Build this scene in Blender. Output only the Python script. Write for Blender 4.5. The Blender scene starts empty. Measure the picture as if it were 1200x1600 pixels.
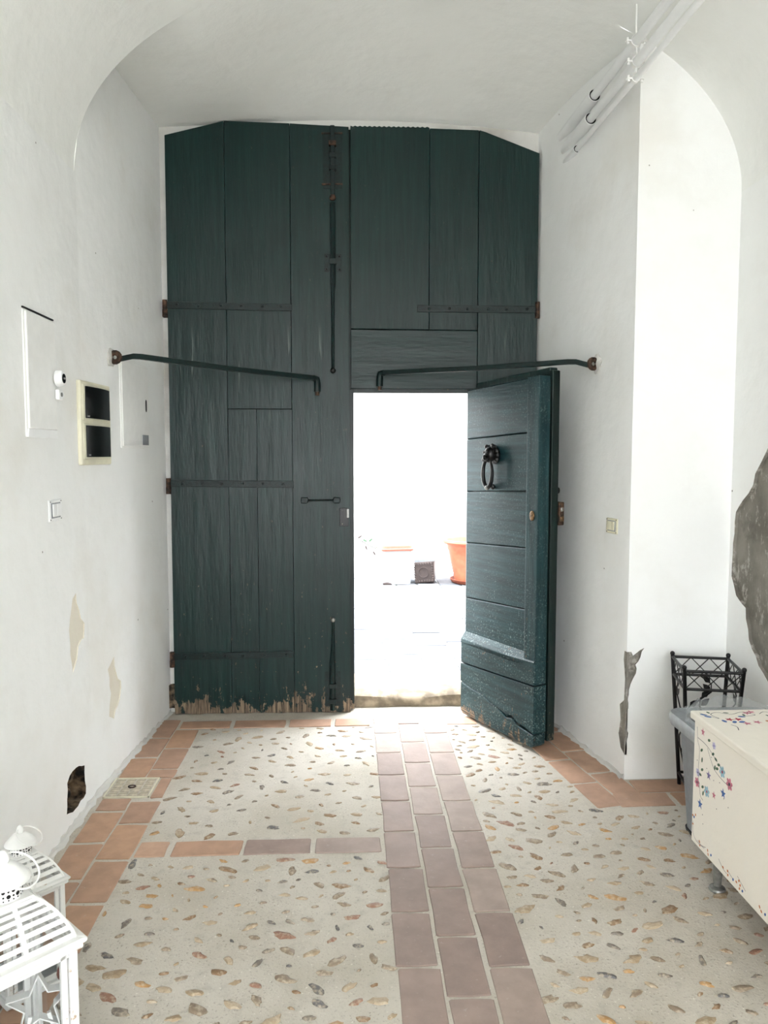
import bpy, bmesh, math, random
from mathutils import Vector, Matrix, noise
from mathutils.geometry import tessellate_polygon

SC = bpy.context.scene
COL = SC.collection
PI = math.pi

# ------------------------------------------------------------------ camera
F_PX, CAM_H = 1200.0, 1.5
pitch = math.atan(90 / F_PX)
yaw = math.atan(57 / math.hypot(F_PX, 90))
cd = bpy.data.cameras.new('camera')
cam = bpy.data.objects.new('camera', cd)
COL.objects.link(cam)
cam.location = (0, 0, CAM_H)
cam.rotation_euler = (PI / 2 - pitch, 0, -yaw)
cd.sensor_fit = 'VERTICAL'
cd.sensor_height = 36.0
cd.lens = 36.0 * F_PX / 1600.0
cd.clip_start = 0.02
SC.camera = cam

# ------------------------------------------------------------------ overcast sky and exposure
wd = bpy.data.worlds.new('overcast_sky')
SC.world = wd
wd.use_nodes = True
bg = wd.node_tree.nodes['Background']
bg.inputs['Color'].default_value = (0.92, 0.955, 1.0, 1)
# standard overcast luminance: the zenith is three times as bright as the horizon
_nt = wd.node_tree
_tc = _nt.nodes.new('ShaderNodeTexCoord')
_sp = _nt.nodes.new('ShaderNodeSeparateXYZ')
_nt.links.new(_tc.outputs['Generated'], _sp.inputs[0])
_mr = _nt.nodes.new('ShaderNodeMapRange')
SKY = 9.0
for _i, _v in enumerate((0.0, 1.0, SKY / 3, SKY)):
    _mr.inputs[_i + 1].default_value = _v
_nt.links.new(_sp.outputs[2], _mr.inputs[0])
_nt.links.new(_mr.outputs[0], bg.inputs['Strength'])
SC.view_settings.view_transform = 'Standard'
SC.view_settings.look = 'None'
SC.view_settings.gamma = 1.0
SC.view_settings.use_curve_mapping = False
SC.view_settings.exposure = 2.1
SC.cycles.use_denoising = True
SC.cycles.max_bounces = 10
SC.cycles.diffuse_bounces = 7
SC.cycles.transparent_max_bounces = 16


# ------------------------------------------------------------------ materials
def lin(r, g, b):
    f = lambda c: (c / 255 / 12.92) if c / 255 <= .04045 else ((c / 255 + .055) / 1.055) ** 2.4
    return (f(r), f(g), f(b), 1.0)


class NT:
    def __init__(s, name):
        s.m = bpy.data.materials.new(name)
        s.m.use_nodes = True
        s.t = s.m.node_tree
        s.b = s.t.nodes['Principled BSDF']
        s.tc = s.n('ShaderNodeTexCoord')

    def n(s, typ, **kw):
        nd = s.t.nodes.new(typ)
        for k, v in kw.items():
            setattr(nd, k, v)
        return nd

    def l(s, a, b):
        s.t.links.new(a, b)

    def val(s, sock, v):
        if hasattr(v, 'node'):
            s.l(v, sock)
        else:
            sock.default_value = v

    def coords(s, scale=(1, 1, 1), kind='Object'):
        mp = s.n('ShaderNodeMapping')
        mp.inputs['Scale'].default_value = scale
        s.l(s.tc.outputs[kind], mp.inputs['Vector'])
        return mp.outputs['Vector']

    def noise(s, scale, detail=4, rough=.55, vec=None, dist=0.0):
        nd = s.n('ShaderNodeTexNoise')
        nd.inputs['Scale'].default_value = scale
        nd.inputs['Detail'].default_value = detail
        nd.inputs['Roughness'].default_value = rough
        nd.inputs['Distortion'].default_value = dist
        s.l(vec if vec is not None else s.tc.outputs['Object'], nd.inputs['Vector'])
        return nd.outputs['Fac']

    def ramp(s, fac, a, b, va=0.0, vb=1.0):
        nd = s.n('ShaderNodeMapRange')
        nd.interpolation_type = 'SMOOTHSTEP'
        for i, v in enumerate((a, b, va, vb)):
            nd.inputs[i + 1].default_value = v
        s.l(fac, nd.inputs[0])
        return nd.outputs[0]

    def math(s, op, a, b=0.0):
        nd = s.n('ShaderNodeMath', operation=op)
        s.val(nd.inputs[0], a)
        s.val(nd.inputs[1], b)
        return nd.outputs[0]

    def mix(s, fac, a, b):
        nd = s.n('ShaderNodeMix', data_type='RGBA')
        s.val(nd.inputs['Factor'], fac)
        s.val(nd.inputs[6], a)
        s.val(nd.inputs[7], b)
        return nd.outputs[2]

    def sep(s, kind='Object'):
        nd = s.n('ShaderNodeSeparateXYZ')
        s.l(s.tc.outputs[kind], nd.inputs[0])
        return nd.outputs

    def bump(s, h, strength=.3, dist=.01, prev=None):
        nd = s.n('ShaderNodeBump')
        nd.inputs['Strength'].default_value = strength
        nd.inputs['Distance'].default_value = dist
        s.l(h, nd.inputs['Height'])
        if prev is not None:
            s.l(prev, nd.inputs['Normal'])
        return nd.outputs['Normal']

    def out(s, color, rough=.5, normal=None, spec=None, metal=None):
        s.val(s.b.inputs['Base Color'], color)
        s.val(s.b.inputs['Roughness'], rough)
        if normal is not None:
            s.l(normal, s.b.inputs['Normal'])
        if spec is not None:
            s.b.inputs['Specular IOR Level'].default_value = spec
        if metal is not None:
            s.b.inputs['Metallic'].default_value = metal
        return s.m

    def random(s):
        return s.n('ShaderNodeObjectInfo').outputs['Random']


def plaster(name, base=(238, 239, 238), stain=(214, 208, 196), amount=.35, dots=True):
    t = NT(name)
    n1 = t.noise(1.6, 5)
    n2 = t.noise(9, 5)
    big = t.ramp(n1, .5, .75, 0, amount)
    c = t.mix(big, lin(*base), lin(*stain))
    c = t.mix(t.ramp(n2, .45, .8, 0, .18), c, lin(222, 221, 217))
    if dots:
        v = t.n('ShaderNodeTexVoronoi')
        v.inputs['Scale'].default_value = 5.5
        t.l(t.tc.outputs['Object'], v.inputs['Vector'])
        d = t.ramp(v.outputs['Distance'], .018, .03, 1, 0)
        c = t.mix(d, c, lin(110, 104, 96))
    nb = t.bump(t.noise(2.2, 3), .35, .05)
    nb = t.bump(t.noise(26, 6), .18, .012, nb)
    return t.out(c, .75, nb, .25)


def simple(name, rgb, rough=.5, metal=0.0, var=.12, bump=.1, scale=30, spec=.4):
    t = NT(name)
    dark = tuple(int(v * (1 - var * 1.6)) for v in rgb)
    c = t.mix(t.ramp(t.noise(scale, 5), .35, .7), lin(*dark), lin(*rgb))
    return t.out(c, rough, t.bump(t.noise(scale * 2.5, 4), bump, .004), spec, metal)


def door_paint(name, base, light, wear=1.0, horizontal=False, chalk=0.0, rough=.36, spec=.34, drips=False):
    t = NT(name)
    sc = (.7, 14, 14) if horizontal else (14, 14, .7)
    g = t.noise(3.0, 6, .6, t.coords(sc))
    gf = t.noise(9.0, 6, .65, t.coords(sc))
    mott = t.noise(3.2, 5)
    c = t.mix(t.ramp(g, .38, .68), lin(*base), lin(*light))
    c = t.mix(t.ramp(mott, .5, .78, 0, .5), c, lin(*[int(v * .7) for v in base]))
    if chalk:
        ch = t.math('MULTIPLY', t.ramp(t.noise(95, 5, .75), .545, .64), t.ramp(t.noise(5, 6, .65), .36, .62))
        ch = t.math('MULTIPLY', ch, t.ramp(t.sep()[2], .25, 1.1, 1.0, .4))
        c = t.mix(t.math('MULTIPLY', ch, chalk), c, lin(150, 172, 165))
    if drips:
        zz_ = t.sep()[2]
        dm = t.ramp(t.noise(1.0, 3, .5, t.coords((34, 34, 1.6))), .63, .70)
        dm = t.math('MULTIPLY', dm, t.math('MULTIPLY', t.ramp(zz_, 1.62, 1.85), t.ramp(zz_, 2.05, 2.26, 1, 0)))
        c = t.mix(t.math('MULTIPLY', dm, .32), c, lin(140, 150, 146))
    # paint worn to bare wood, mostly along the foot of the door
    z = t.sep()[2]
    low = t.ramp(z, .0, .34, 1, 0)
    low2 = t.math('POWER', low, 2.2)
    low3 = t.math('POWER', t.ramp(z, .005, .11, 1, 0), 1.5)
    chipn = t.noise(2.6, 6, .72, t.coords((9, 9, 4.4)))
    patchy = t.math('MULTIPLY', t.math('SUBTRACT', t.noise(1.0, 3, .5, t.coords((7, 7, 2))), .5), t.math('MULTIPLY', low, .55))
    chipn = t.math('ADD', chipn, patchy)
    thr = t.math('SUBTRACT', t.math('ADD', t.math('ADD', chipn, t.math('MULTIPLY', low2, .19 * wear)), t.math('MULTIPLY', low3, .07 * wear)), .685)
    chips = t.ramp(thr, 0, .02)
    sp = t.ramp(t.noise(70, 3, .5, t.coords((1, 1, .5))), .69 if wear > .5 else .74, .705 if wear > .5 else .76)
    sp = t.math('MULTIPLY', sp, t.ramp(z, .25, .9, 1, .1))
    chips = t.math('MAXIMUM', chips, sp)
    wood = t.mix(t.ramp(gf, .35, .7), lin(62, 52, 43), lin(146, 126, 104))
    c = t.mix(chips, c, wood)
    r = t.math('ADD', t.math('MULTIPLY', mott, .18), rough - .09)
    r = t.math('ADD', r, t.math('MULTIPLY', chips, .3))
    h = t.math('ADD', t.math('MULTIPLY', gf, .6), t.math('MULTIPLY', chips, -.35))
    nb = t.bump(h, .35, .006)
    nb = t.bump(t.noise(5, 4, .5, t.coords((.6, 3, 3) if horizontal else (3, 3, .6))), .25, .02, nb)
    return t.out(c, r, nb, spec)


def brick_mat(name, a, b, c3, rough=.62, spec=.35, fleck=.4):
    t = NT(name)
    r = t.random()
    cr = t.n('ShaderNodeValToRGB')
    cr.color_ramp.elements[0].color = lin(*a)
    cr.color_ramp.elements[1].color = lin(*c3)
    e = cr.color_ramp.elements.new(.5)
    e.color = lin(*b)
    t.l(r, cr.inputs['Fac'])
    ad = t.n('ShaderNodeVectorMath', operation='ADD')
    t.l(t.tc.outputs['Object'], ad.inputs[0])
    cb = t.n('ShaderNodeCombineXYZ')
    t.l(t.math('MULTIPLY', r, 37.0), cb.inputs[0])
    t.l(t.math('MULTIPLY', r, 91.0), cb.inputs[1])
    t.l(cb.outputs[0], ad.inputs[1])
    vec = ad.outputs[0]
    n1 = t.noise(11, 5, .6, vec)
    n2 = t.noise(55, 5, .6, vec)
    hv = t.n('ShaderNodeMix', data_type='RGBA', blend_type='MULTIPLY')
    hv.inputs['Factor'].default_value = 1
    t.l(cr.outputs[0], hv.inputs[6])
    t.l(t.mix(t.ramp(n1, .3, .7), (.86, .86, .87, 1), (1.08, 1.07, 1.06, 1)), hv.inputs[7])
    c = t.mix(t.ramp(n2, .62, .78, 0, fleck), hv.outputs[2], lin(196, 186, 174))
    return t.out(c, rough, t.bump(t.noise(30, 6, .6, vec), .3, .004), spec)


def cement_mat():
    t = NT('cement_screed')
    n1 = t.noise(2.2, 5)
    n2 = t.noise(120, 3, .6)
    n3 = t.noise(18, 6, .6)
    c = t.mix(t.ramp(n1, .35, .7), lin(196, 190, 180), lin(180, 173, 160))
    c = t.mix(t.ramp(n3, .5, .72, 0, .55), c, lin(168, 163, 153))
    c = t.mix(t.math('MULTIPLY', t.ramp(n2, .56, .70, 0, .75), t.ramp(t.noise(5, 4), .35, .65, .35, 1)), c, lin(128, 121, 112))
    c = t.mix(t.ramp(t.noise(95, 2), .66, .72, 0, .6), c, lin(228, 224, 214))
    nb = t.bump(n2, .35, .004)
    nb = t.bump(n3, .3, .006, nb)
    return t.out(c, .8, nb, .3)


def stone_mat():
    t = NT('river_pebble')
    g = t.n('ShaderNodeAttribute', attribute_name='tint')
    r = t.math('FRACT', t.math('ADD', t.random(), g.outputs['Fac']))
    cr = t.n('ShaderNodeValToRGB')
    els = cr.color_ramp.elements
    cr.color_ramp.interpolation = 'CONSTANT'
    cols = [(0, (132, 116, 98)), (.16, (156, 136, 110)), (.32, (112, 104, 96)), (.44, (172, 134, 88)), (.52, (140, 124, 106)),
            (.66, (172, 154, 130)), (.80, (132, 104, 76)), (.89, (92, 90, 90)), (.95, (142, 106, 88))]
    els[0].color = lin(*cols[0][1])
    els[1].position = cols[-1][0]
    els[1].color = lin(*cols[-1][1])
    for p, cc in cols[1:-1]:
        e = els.new(p)
        e.color = lin(*cc)
    t.l(r, cr.inputs['Fac'])
    geo = t.n('ShaderNodeNewGeometry').outputs['Position']
    n1 = t.noise(70, 5, .6, geo)
    c = t.mix(t.ramp(n1, .42, .72, 0, .75), cr.outputs[0], lin(196, 182, 160))
    c = t.mix(t.ramp(t.noise(130, 4, .6, geo), .58, .72, 0, .6), c, lin(112, 98, 84))
    return t.out(c, .48, t.bump(n1, .4, .004), .45)


def glass_mat():
    t = NT('clear_glass')
    t.b.inputs['Transmission Weight'].default_value = 1.0
    t.b.inputs['IOR'].default_value = 1.1
    return t.out((.97, .98, .98, 1), .03)


M = {}
M['plaster'] = plaster('white_plaster')
M['plaster_ceiling'] = plaster('white_plaster_ceiling', (236, 237, 234), (226, 226, 221), .3, False)
M['plaster_scar'] = plaster('beige_plaster_scar', (222, 216, 202), (205, 196, 178), .6, False)
M['plaster_dirty'] = plaster('dirty_plaster', (206, 205, 201), (138, 130, 120), .8, False)
M['plaster_out'] = plaster('white_outdoor_plaster', (226, 226, 224), (206, 203, 198), .5)
M['bare_cement'] = None
t = NT('exposed_grey_cement')
_c = t.mix(t.ramp(t.noise(3.5, 6), .35, .65), lin(104, 100, 93), lin(142, 138, 130))
_c = t.mix(t.ramp(t.noise(14, 7, .7, t.coords((1, 1.5, .8))), .52, .63, 0, .75), _c, lin(184, 180, 172))
_c = t.mix(t.ramp(t.noise(6, 5, .6), .58, .72, 0, .6), _c, lin(92, 88, 82))
M['bare_cement'] = t.out(_c, .9, t.bump(t.noise(45, 6), .5, .006), .2)
M['paint'] = door_paint('green_door_paint', (1, 30, 29), (5, 39, 37), drips=True)
M['paint_h'] = door_paint('green_door_paint_cross', (1, 30, 29), (5, 39, 37), .3, True)
M['paint_faded'] = door_paint('faded_teal_door_paint', (12, 42, 47), (28, 60, 64), .55, True, .7, .46, .3)
M['paint_faded_v'] = door_paint('faded_teal_door_paint_upright', (12, 42, 47), (28, 60, 64), .55, False, .7, .46, .3)
M['paint_dark'] = door_paint('green_black_door_edge', (2, 20, 18), (6, 28, 24), .8)
M['iron_paint'] = simple('green_painted_iron', (4, 31, 30), .38, .0, .25, .3, 60, .3)
M['iron_black'] = simple('black_cast_iron', (16, 15, 17), .36, .2, .3, .25, 60, .5)
M['rust'] = simple('rusty_iron', (92, 66, 50), .7, .2, .45, .5, 50)
M['brass'] = simple('worn_brass', (150, 118, 84), .4, .6, .3, .2, 80)
M['steel'] = simple('bright_steel', (150, 150, 146), .4, .6, .08, .1, 80)
M['brick_grey'] = brick_mat('mauve_floor_brick', (140, 121, 113), (150, 131, 123), (160, 143, 134))
M['brick_terra'] = brick_mat('terracotta_floor_brick', (184, 148, 122), (170, 138, 118), (194, 160, 136))
M['cement'] = cement_mat()
M['stone'] = stone_mat()
M['threshold'] = simple('worn_threshold_stone', (156, 142, 122), .8, 0, .2, .6, 14, .2)
M['threshold_pale'] = simple('beige_drain_tile', (206, 196, 176), .8, 0, .12, .3, 40, .2)
M['paver'] = brick_mat('pale_grey_paver', (98, 100, 104), (110, 111, 114), (90, 93, 98), .95, .03, .1)
M['ground'] = simple('pale_ground', (178, 176, 171), .95, 0, .1, .2, 4, .03)
M['white_metal'] = simple('white_enamelled_metal', (240, 240, 238), .45, 0, .012, .08, 20)
M['white_worn'] = NT('worn_white_paint')
t = M['white_worn']
_c = t.mix(t.ramp(t.noise(22, 6, .7), .64, .7), lin(228, 228, 226), lin(176, 152, 128))
M['white_worn'] = t.out(_c, .5, t.bump(t.noise(60, 4), .15, .004), .4)
M['white_plastic'] = simple('white_plastic', (240, 241, 241), .35, 0, .008, .02, 10)
M['bin_white'] = simple('pale_bin_plastic', (160, 167, 168), .4, 0, .02, .02, 10)
M['off_white'] = simple('off_white_plastic', (232, 230, 218), .4, 0, .05, .02, 10)
M['ivory_plastic'] = simple('ivory_plastic', (226, 222, 198), .38, 0, .04, .02, 10)
M['smoked'] = simple('smoked_black_plastic', (9, 9, 9), .12, 0, .2, .0, 10, .5)
M['grey_plastic'] = simple('grey_plastic', (126, 131, 136), .42, 0, .05, .06, 40)
M['grey_plastic_light'] = simple('light_grey_plastic', (150, 155, 159), .38, 0, .05, .05, 40)
M['black_plastic'] = simple('black_plastic', (18, 18, 18), .5)
M['cream'] = plaster('cream_paint', (232, 226, 215), (224, 213, 199), .6, False)
M['terracotta'] = simple('terracotta_plastic', (192, 104, 76), .55, 0, .08, .1, 12)
M['terracotta_dark'] = simple('terracotta_saucer', (140, 70, 46), .6, 0, .1, .1, 12)
M['taupe'] = simple('taupe_plastic', (66, 56, 53), .5, 0, .08, .05, 20)
M['pink_plastic'] = simple('dusty_pink_plastic', (150, 88, 72), .5, 0, .06, .05, 20)
M['soil'] = simple('dark_soil', (60, 48, 40), .95, 0, .4, .8, 40)
M['rubble'] = simple('dark_rubble', (132, 112, 90), .9, 0, .6, .8, 22)
M['black'] = simple('painted_shade_black', (10, 10, 10), .9)
M['glass'] = glass_mat()
M['leather'] = simple('red_brown_leather', (112, 62, 52), .55)
t = NT('clear_plastic_bag')
t.b.inputs['Alpha'].default_value = .22
M['bag'] = t.out(lin(226, 232, 236), .12, t.bump(t.noise(25, 4), .9, .02), .6)
for nm, rgb in dict(p_red=(178, 40, 62), p_pink=(206, 120, 140), p_blue=(64, 104, 170), p_sky=(160, 198, 214), p_green=(70, 100, 74),
                    p_violet=(126, 112, 160), p_orange=(212, 128, 72), p_ink=(48, 52, 66), p_lilac=(196, 190, 222)).items():
    M[nm] = simple('flower_' + nm[2:], rgb, .6, 0, .1, .0, 60)


# ------------------------------------------------------------------ mesh helpers
class MB:
    def __init__(s):
        s.v, s.f, s.mi = [], [], []
        s.M = Matrix.Identity(4)
        s.cur = 0

    def add(s, verts, faces):
        o = len(s.v)
        s.v += [tuple(s.M @ Vector(p)) for p in verts]
        s.f += [tuple(i + o for i in f) for f in faces]
        s.mi += [s.cur] * len(faces)
        return s

    def box(s, x0, x1, y0, y1, z0, z1):
        return s.add([(x0, y0, z0), (x1, y0, z0), (x1, y1, z0), (x0, y1, z0), (x0, y0, z1), (x1, y0, z1), (x1, y1, z1), (x0, y1, z1)],
                     [(0, 3, 2, 1), (4, 5, 6, 7), (0, 1, 5, 4), (1, 2, 6, 5), (2, 3, 7, 6), (3, 0, 4, 7)])

    def prism(s, poly, a, b, axis='y'):
        """poly: 2-D outline; extruded from a to b along axis. y: (x,z)  x: (y,z)  z: (x,y)"""
        def P(p, d):
            return (p[0], d, p[1]) if axis == 'y' else ((d, p[0], p[1]) if axis == 'x' else (p[0], p[1], d))
        n = len(poly)
        vs = [P(p, a) for p in poly] + [P(p, b) for p in poly]
        tri = tessellate_polygon([[Vector((p[0], p[1], 0)) for p in poly]])
        fs = [tuple(t_) for t_ in tri] + [tuple(i + n for i in reversed(t_)) for t_ in tri]
        fs += [(i, (i + 1) % n, n + (i + 1) % n, n + i) for i in range(n)]
        return s.add(vs, fs)

    def tube(s, pts, r, n=10, cap=True, closed=False, square=False):
        pts = [Vector(p) for p in pts]
        rs = r if isinstance(r, (list, tuple)) else [r] * len(pts)
        if square:
            n = 4
        vs, k = [], len(pts)
        up = None
        for i, p in enumerate(pts):
            if closed:
                d = pts[(i + 1) % k] - pts[i - 1]
            else:
                d = pts[min(i + 1, k - 1)] - pts[max(i - 1, 0)]
            d.normalize()
            if up is None:
                up = Vector((0, 0, 1)) if abs(d.z) < .9 else Vector((0, 1, 0))
            a = d.cross(up).normalized()
            b = a.cross(d).normalized()
            up = b
            for j in range(n):
                t_ = 2 * PI * j / n + (PI / 4 if square else 0)
                vs.append(tuple(p + (a * math.cos(t_) + b * math.sin(t_)) * rs[i]))
        fs = []
        for i in range(k if closed else k - 1):
            for j in range(n):
                a0, a1 = i * n, ((i + 1) % k) * n
                fs.append((a0 + j, a0 + (j + 1) % n, a1 + (j + 1) % n, a1 + j))
        if cap and not closed:
            fs += [tuple(range(n - 1, -1, -1)), tuple(range((k - 1) * n, k * n))]
        return s.add(vs, fs)

    def lathe(s, prof, n=24, c=(0, 0, 0), axis='z', capped=True):
        vs = []
        for r, h in prof:
            for j in range(n):
                t_ = 2 * PI * j / n
                x, y = r * math.cos(t_), r * math.sin(t_)
                p = (x, y, h) if axis == 'z' else ((x, h, y) if axis == 'y' else (h, x, y))
                vs.append((c[0] + p[0], c[1] + p[1], c[2] + p[2]))
        fs = []
        for i in range(len(prof) - 1):
            for j in range(n):
                fs.append((i * n + j, i * n + (j + 1) % n, (i + 1) * n + (j + 1) % n, (i + 1) * n + j))
        if capped:
            fs += [tuple(range(n - 1, -1, -1)), tuple(range((len(prof) - 1) * n, len(prof) * n))]
        return s.add(vs, fs)

    def ball(s, c, r, n=12, sc=(1, 1, 1)):
        prof = [(max(1e-4, math.sin(PI * i / 8)) * r, -math.cos(PI * i / 8) * r) for i in range(9)]
        vs, fs = [], []
        for q, h in prof:
            for j in range(n):
                t_ = 2 * PI * j / n
                vs.append((c[0] + q * math.cos(t_) * sc[0], c[1] + q * math.sin(t_) * sc[1], c[2] + h * sc[2]))
        for i in range(8):
            for j in range(n):
                fs.append((i * n + j, i * n + (j + 1) % n, (i + 1) * n + (j + 1) % n, (i + 1) * n + j))
        return s.add(vs, fs)

    def mesh(s, name, mats, off=(0, 0, 0), bevel=0.0, seg=1, smooth=False, fix=True):
        me = bpy.data.meshes.new(name)
        o = Vector(off)
        me.from_pydata([tuple(Vector(p) - o) for p in s.v], [], s.f)
        mats = mats if isinstance(mats, (list, tuple)) else [mats]
        for m in mats:
            me.materials.append(M[m])
        if len(mats) > 1:
            me.polygons.foreach_set('material_index', s.mi)
        bm = bmesh.new()
        bm.from_mesh(me)
        if fix:
            bmesh.ops.recalc_face_normals(bm, faces=bm.faces)
        if bevel:
            es = [e for e in bm.edges if len(e.link_faces) == 2 and e.calc_face_angle(0) > .6]
            bmesh.ops.bevel(bm, geom=es, offset=bevel, segments=seg, profile=.5, affect='EDGES', clamp_overlap=True)
        bm.to_mesh(me)
        bm.free()
        if smooth:
            for p in me.polygons:
                p.use_smooth = True
            try:
                me.set_sharp_from_angle(angle=.7)
            except Exception:
                pass
        return me

    def build(s, name, mats, parent=None, off=(0, 0, 0), bevel=0.0, seg=1, smooth=False, fix=True):
        return link(name, s.mesh(name, mats, off, bevel, seg, smooth, fix), parent)


def link(name, me, parent=None, loc=None, rot=None, scale=None):
    ob = bpy.data.objects.new(name, me)
    COL.objects.link(ob)
    if parent is not None:
        ob.parent = parent
    if loc:
        ob.location = loc
    if rot:
        ob.rotation_euler = rot
    if scale:
        ob.scale = scale
    return ob


def tag(ob, label, cat=None, kind=None, group=None):
    ob['label'] = label
    if cat:
        ob['category'] = cat
    if kind:
        ob['kind'] = kind
    if group:
        ob['group'] = group
    return ob


def thing(name, label, cat, loc=(0, 0, 0), rz=0.0, kind=None, group=None):
    e = bpy.data.objects.new(name, None)
    COL.objects.link(e)
    e.location = loc
    e.rotation_euler = (0, 0, rz)
    e.empty_display_size = .1
    return tag(e, label, cat, kind, group)


def panel(to3, outer, holes):
    """a flat wall skin: outer outline with holes cut out; to3 maps (u, z, depth) to space"""
    mb = MB()
    polys = [outer] + [h for h in holes]
    tri = tessellate_polygon([[Vector((p[0], p[1], 0)) for p in q] for q in polys])
    vs = [to3(p[0], p[1], 0) for q in polys for p in q]
    mb.add(vs, [tuple(t_) for t_ in tri])
    return mb


def recess(to3, poly, depth, closed=True, skip=()):
    """sides and back of a recess cut into a wall skin"""
    mb = MB()
    n = len(poly)
    vs = [to3(p[0], p[1], 0) for p in poly] + [to3(p[0], p[1], depth) for p in poly]
    tri = tessellate_polygon([[Vector((p[0], p[1], 0)) for p in poly]])
    fs = [tuple(i + n for i in t_) for t_ in tri]
    fs += [(i, (i + 1) % n, n + (i + 1) % n, n + i) for i in range(n) if i not in skip]
    mb.add(vs, fs)
    return mb


def rough_poly(poly, amp, step, seed=1):
    rnd = random.Random(seed)
    out = []
    n = len(poly)
    for i in range(n):
        a, b = Vector(poly[i]), Vector(poly[(i + 1) % n])
        d = b - a
        k = max(1, int(d.length / step))
        for j in range(k):
            p = a + d * (j / k)
            nrm = Vector((-d.y, d.x)).normalized()
            q = p + nrm * rnd.uniform(-amp, amp) + d.normalized() * rnd.uniform(-amp, amp) * .5 if j else p
            out.append((q.x, q.y))
    return out


# ------------------------------------------------------------------ the hall: walls, vault, recess
XL, XR = -1.11, 1.735           # hall side walls
XC, XH = (XL + XR) / 2, (XR - XL) / 2
SPR, VB = 2.65, .87             # vault springing height and rise
YB = -4.5                       # unseen rear end of the hall, set for its daylight
YD = 4.44                       # masonry plane behind the gate leaves
YP = 3.394                      # pier face


def vault(x):
    t_ = (x - XC) / XH
    return SPR + VB * math.sqrt(max(0.0, 1 - t_ * t_))


def y_end(x):
    return 3.28 + min(1.0, (x - XL) / (1.2 - XL)) * (YP + .012 - 3.28)


def x_left(y):
    return XL if y <= 3.3 else XL + .075 * (y - 3.3) / 1.14


def x_rev(y):
    return 1.272 - .187 * (y - YP) / 1.046


L3 = lambda y, z, d: (x_left(y) - d, y, z)
hole_poly = rough_poly([(2.985, .085), (3.0, .205), (3.06, .228), (3.1, .226), (3.2, .195), (3.205, .07), (3.08, .062)], .008, .03, 4)
scar1 = rough_poly([(3.077, .70), (3.07, .80), (3.12, .92), (3.16, .935), (3.19, .86), (3.25, .79), (3.24, .73), (3.17, .71), (3.15, .66), (3.1, .62)], .012, .035, 7)
scar2 = rough_poly([(3.50, .52), (3.58, .56), (3.60, .48), (3.66, .42), (3.64, .34), (3.56, .27), (3.50, .30), (3.53, .40)], .012, .035, 9)
w = panel(L3, [(YB, 0), (3.3, 0), (3.3, SPR + .12), (YB, SPR + .12)], [hole_poly, scar1])
w.add(panel(L3, [(3.3, 0), (4.5, 0), (4.5, 3.5), (3.3, 3.5)], [scar2]).v, panel(L3, [(3.3, 0), (4.5, 0), (4.5, 3.5), (3.3, 3.5)], [scar2]).f)
wall_left = tag(w.build('wall_left', 'plaster'), 'white plastered side wall carrying the electrical boxes', kind='structure')
recess(L3, hole_poly, .085).build('broken_hole', 'rubble', wall_left)
recess(L3, scar1, .005).build('plaster_scar', 'plaster_scar', wall_left)
recess(L3, scar2, .005).build('plaster_scar', 'plaster_scar', wall_left)
rnd = random.Random(3)
for k, (yy, zz, r) in enumerate([(3.03, .11, .035), (3.09, .12, .045), (3.15, .11, .04), (3.07, .18, .035), (3.14, .17, .032), (3.02, .17, .022)]):
    mb = MB().ball((XL - .06 + rnd.uniform(-.02, .01), yy, zz), r, 9, (.9, rnd.uniform(.7, 1.1), rnd.uniform(.6, 1)))
    mb.build('rubble_stone', 'rubble', wall_left)

R3 = lambda y, z, d: (XR + d, y, z)
patch = rough_poly([(2.55, .98), (2.60, 1.2), (2.66, 1.38), (2.78, 1.53), (2.95, 1.57), (3.105, 1.526), (3.15, 1.47), (3.197, 1.418), (3.21, 1.37), (3.29, 1.30), (3.348, 1.243), (3.365, 1.10), (3.368, .951), (3.322, .871),
                    (3.236, .831), (3.2, .698), (3.116, .608), (3.039, .562), (2.85, .44), (2.72, .50), (2.62, .72)], .007, .04, 12)
wall_right = tag(panel(R3, [(YB, 0), (YP, 0), (YP, SPR + .12), (YB, SPR + .12)], [patch]).build('wall_right', 'plaster'),
                 'white side wall beyond the pier with a big bare cement patch', kind='structure')
recess(R3, patch, .016).build('bare_cement_patch', 'bare_cement', wall_right)

# pier face with the broken corner
top = [(1.735 - (1.735 - 1.262) * i / 24) for i in range(25)]
n_front = [(1.272, .118), (1.284, .20), (1.276, .30), (1.285, .40), (1.292, .45), (1.316, .50), (1.312, .54), (1.335, .575), (1.352, .618), (1.318, .596), (1.30, .582), (1.292, .600), (1.272, .600)]
n_front = rough_poly(n_front, .005, .02, 5)
n_front = n_front[:max(i for i, p in enumerate(n_front) if abs(p[0] - 1.272) < 1e-6 and abs(p[1] - .6) < 1e-6) + 1]
n_front = [p if 0 < i < len(n_front) - 1 and p[0] > 1.274 or i in (0, len(n_front) - 1) else (1.274, p[1]) for i, p in enumerate(n_front)]
P3 = lambda x, z, d: (x, YP + d, z)
pier = panel(P3, [(1.272, 0), (1.739, 0)] + [(min(x + .004, 1.739), vault(min(x, 1.73)) + .03) for x in top] + [(1.262, 3.2), (1.272, 3.1)] + [p for p in reversed(n_front)], [])
wall_pier = tag(pier.build('wall_pier', 'plaster'), 'white pier face with a broken plaster corner near the floor', kind='structure')
recess(P3, n_front + [(1.2722, .600)], .010).build('broken_corner', 'bare_cement', wall_pier)
V3 = lambda y, z, d: (x_rev(y) + d, y, z)
n_rev = [(YP, .118), (3.43, .14), (3.45, .20), (3.435, .27), (3.445, .34), (3.41, .37), (3.405, .47), (3.42, .56), (3.415, .60), (YP, .60)]
rev = panel(V3, [(YP, 0), (4.5, 0), (4.5, 3.5), (YP, 3.5)] + [p for p in reversed(n_rev)], [])
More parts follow.
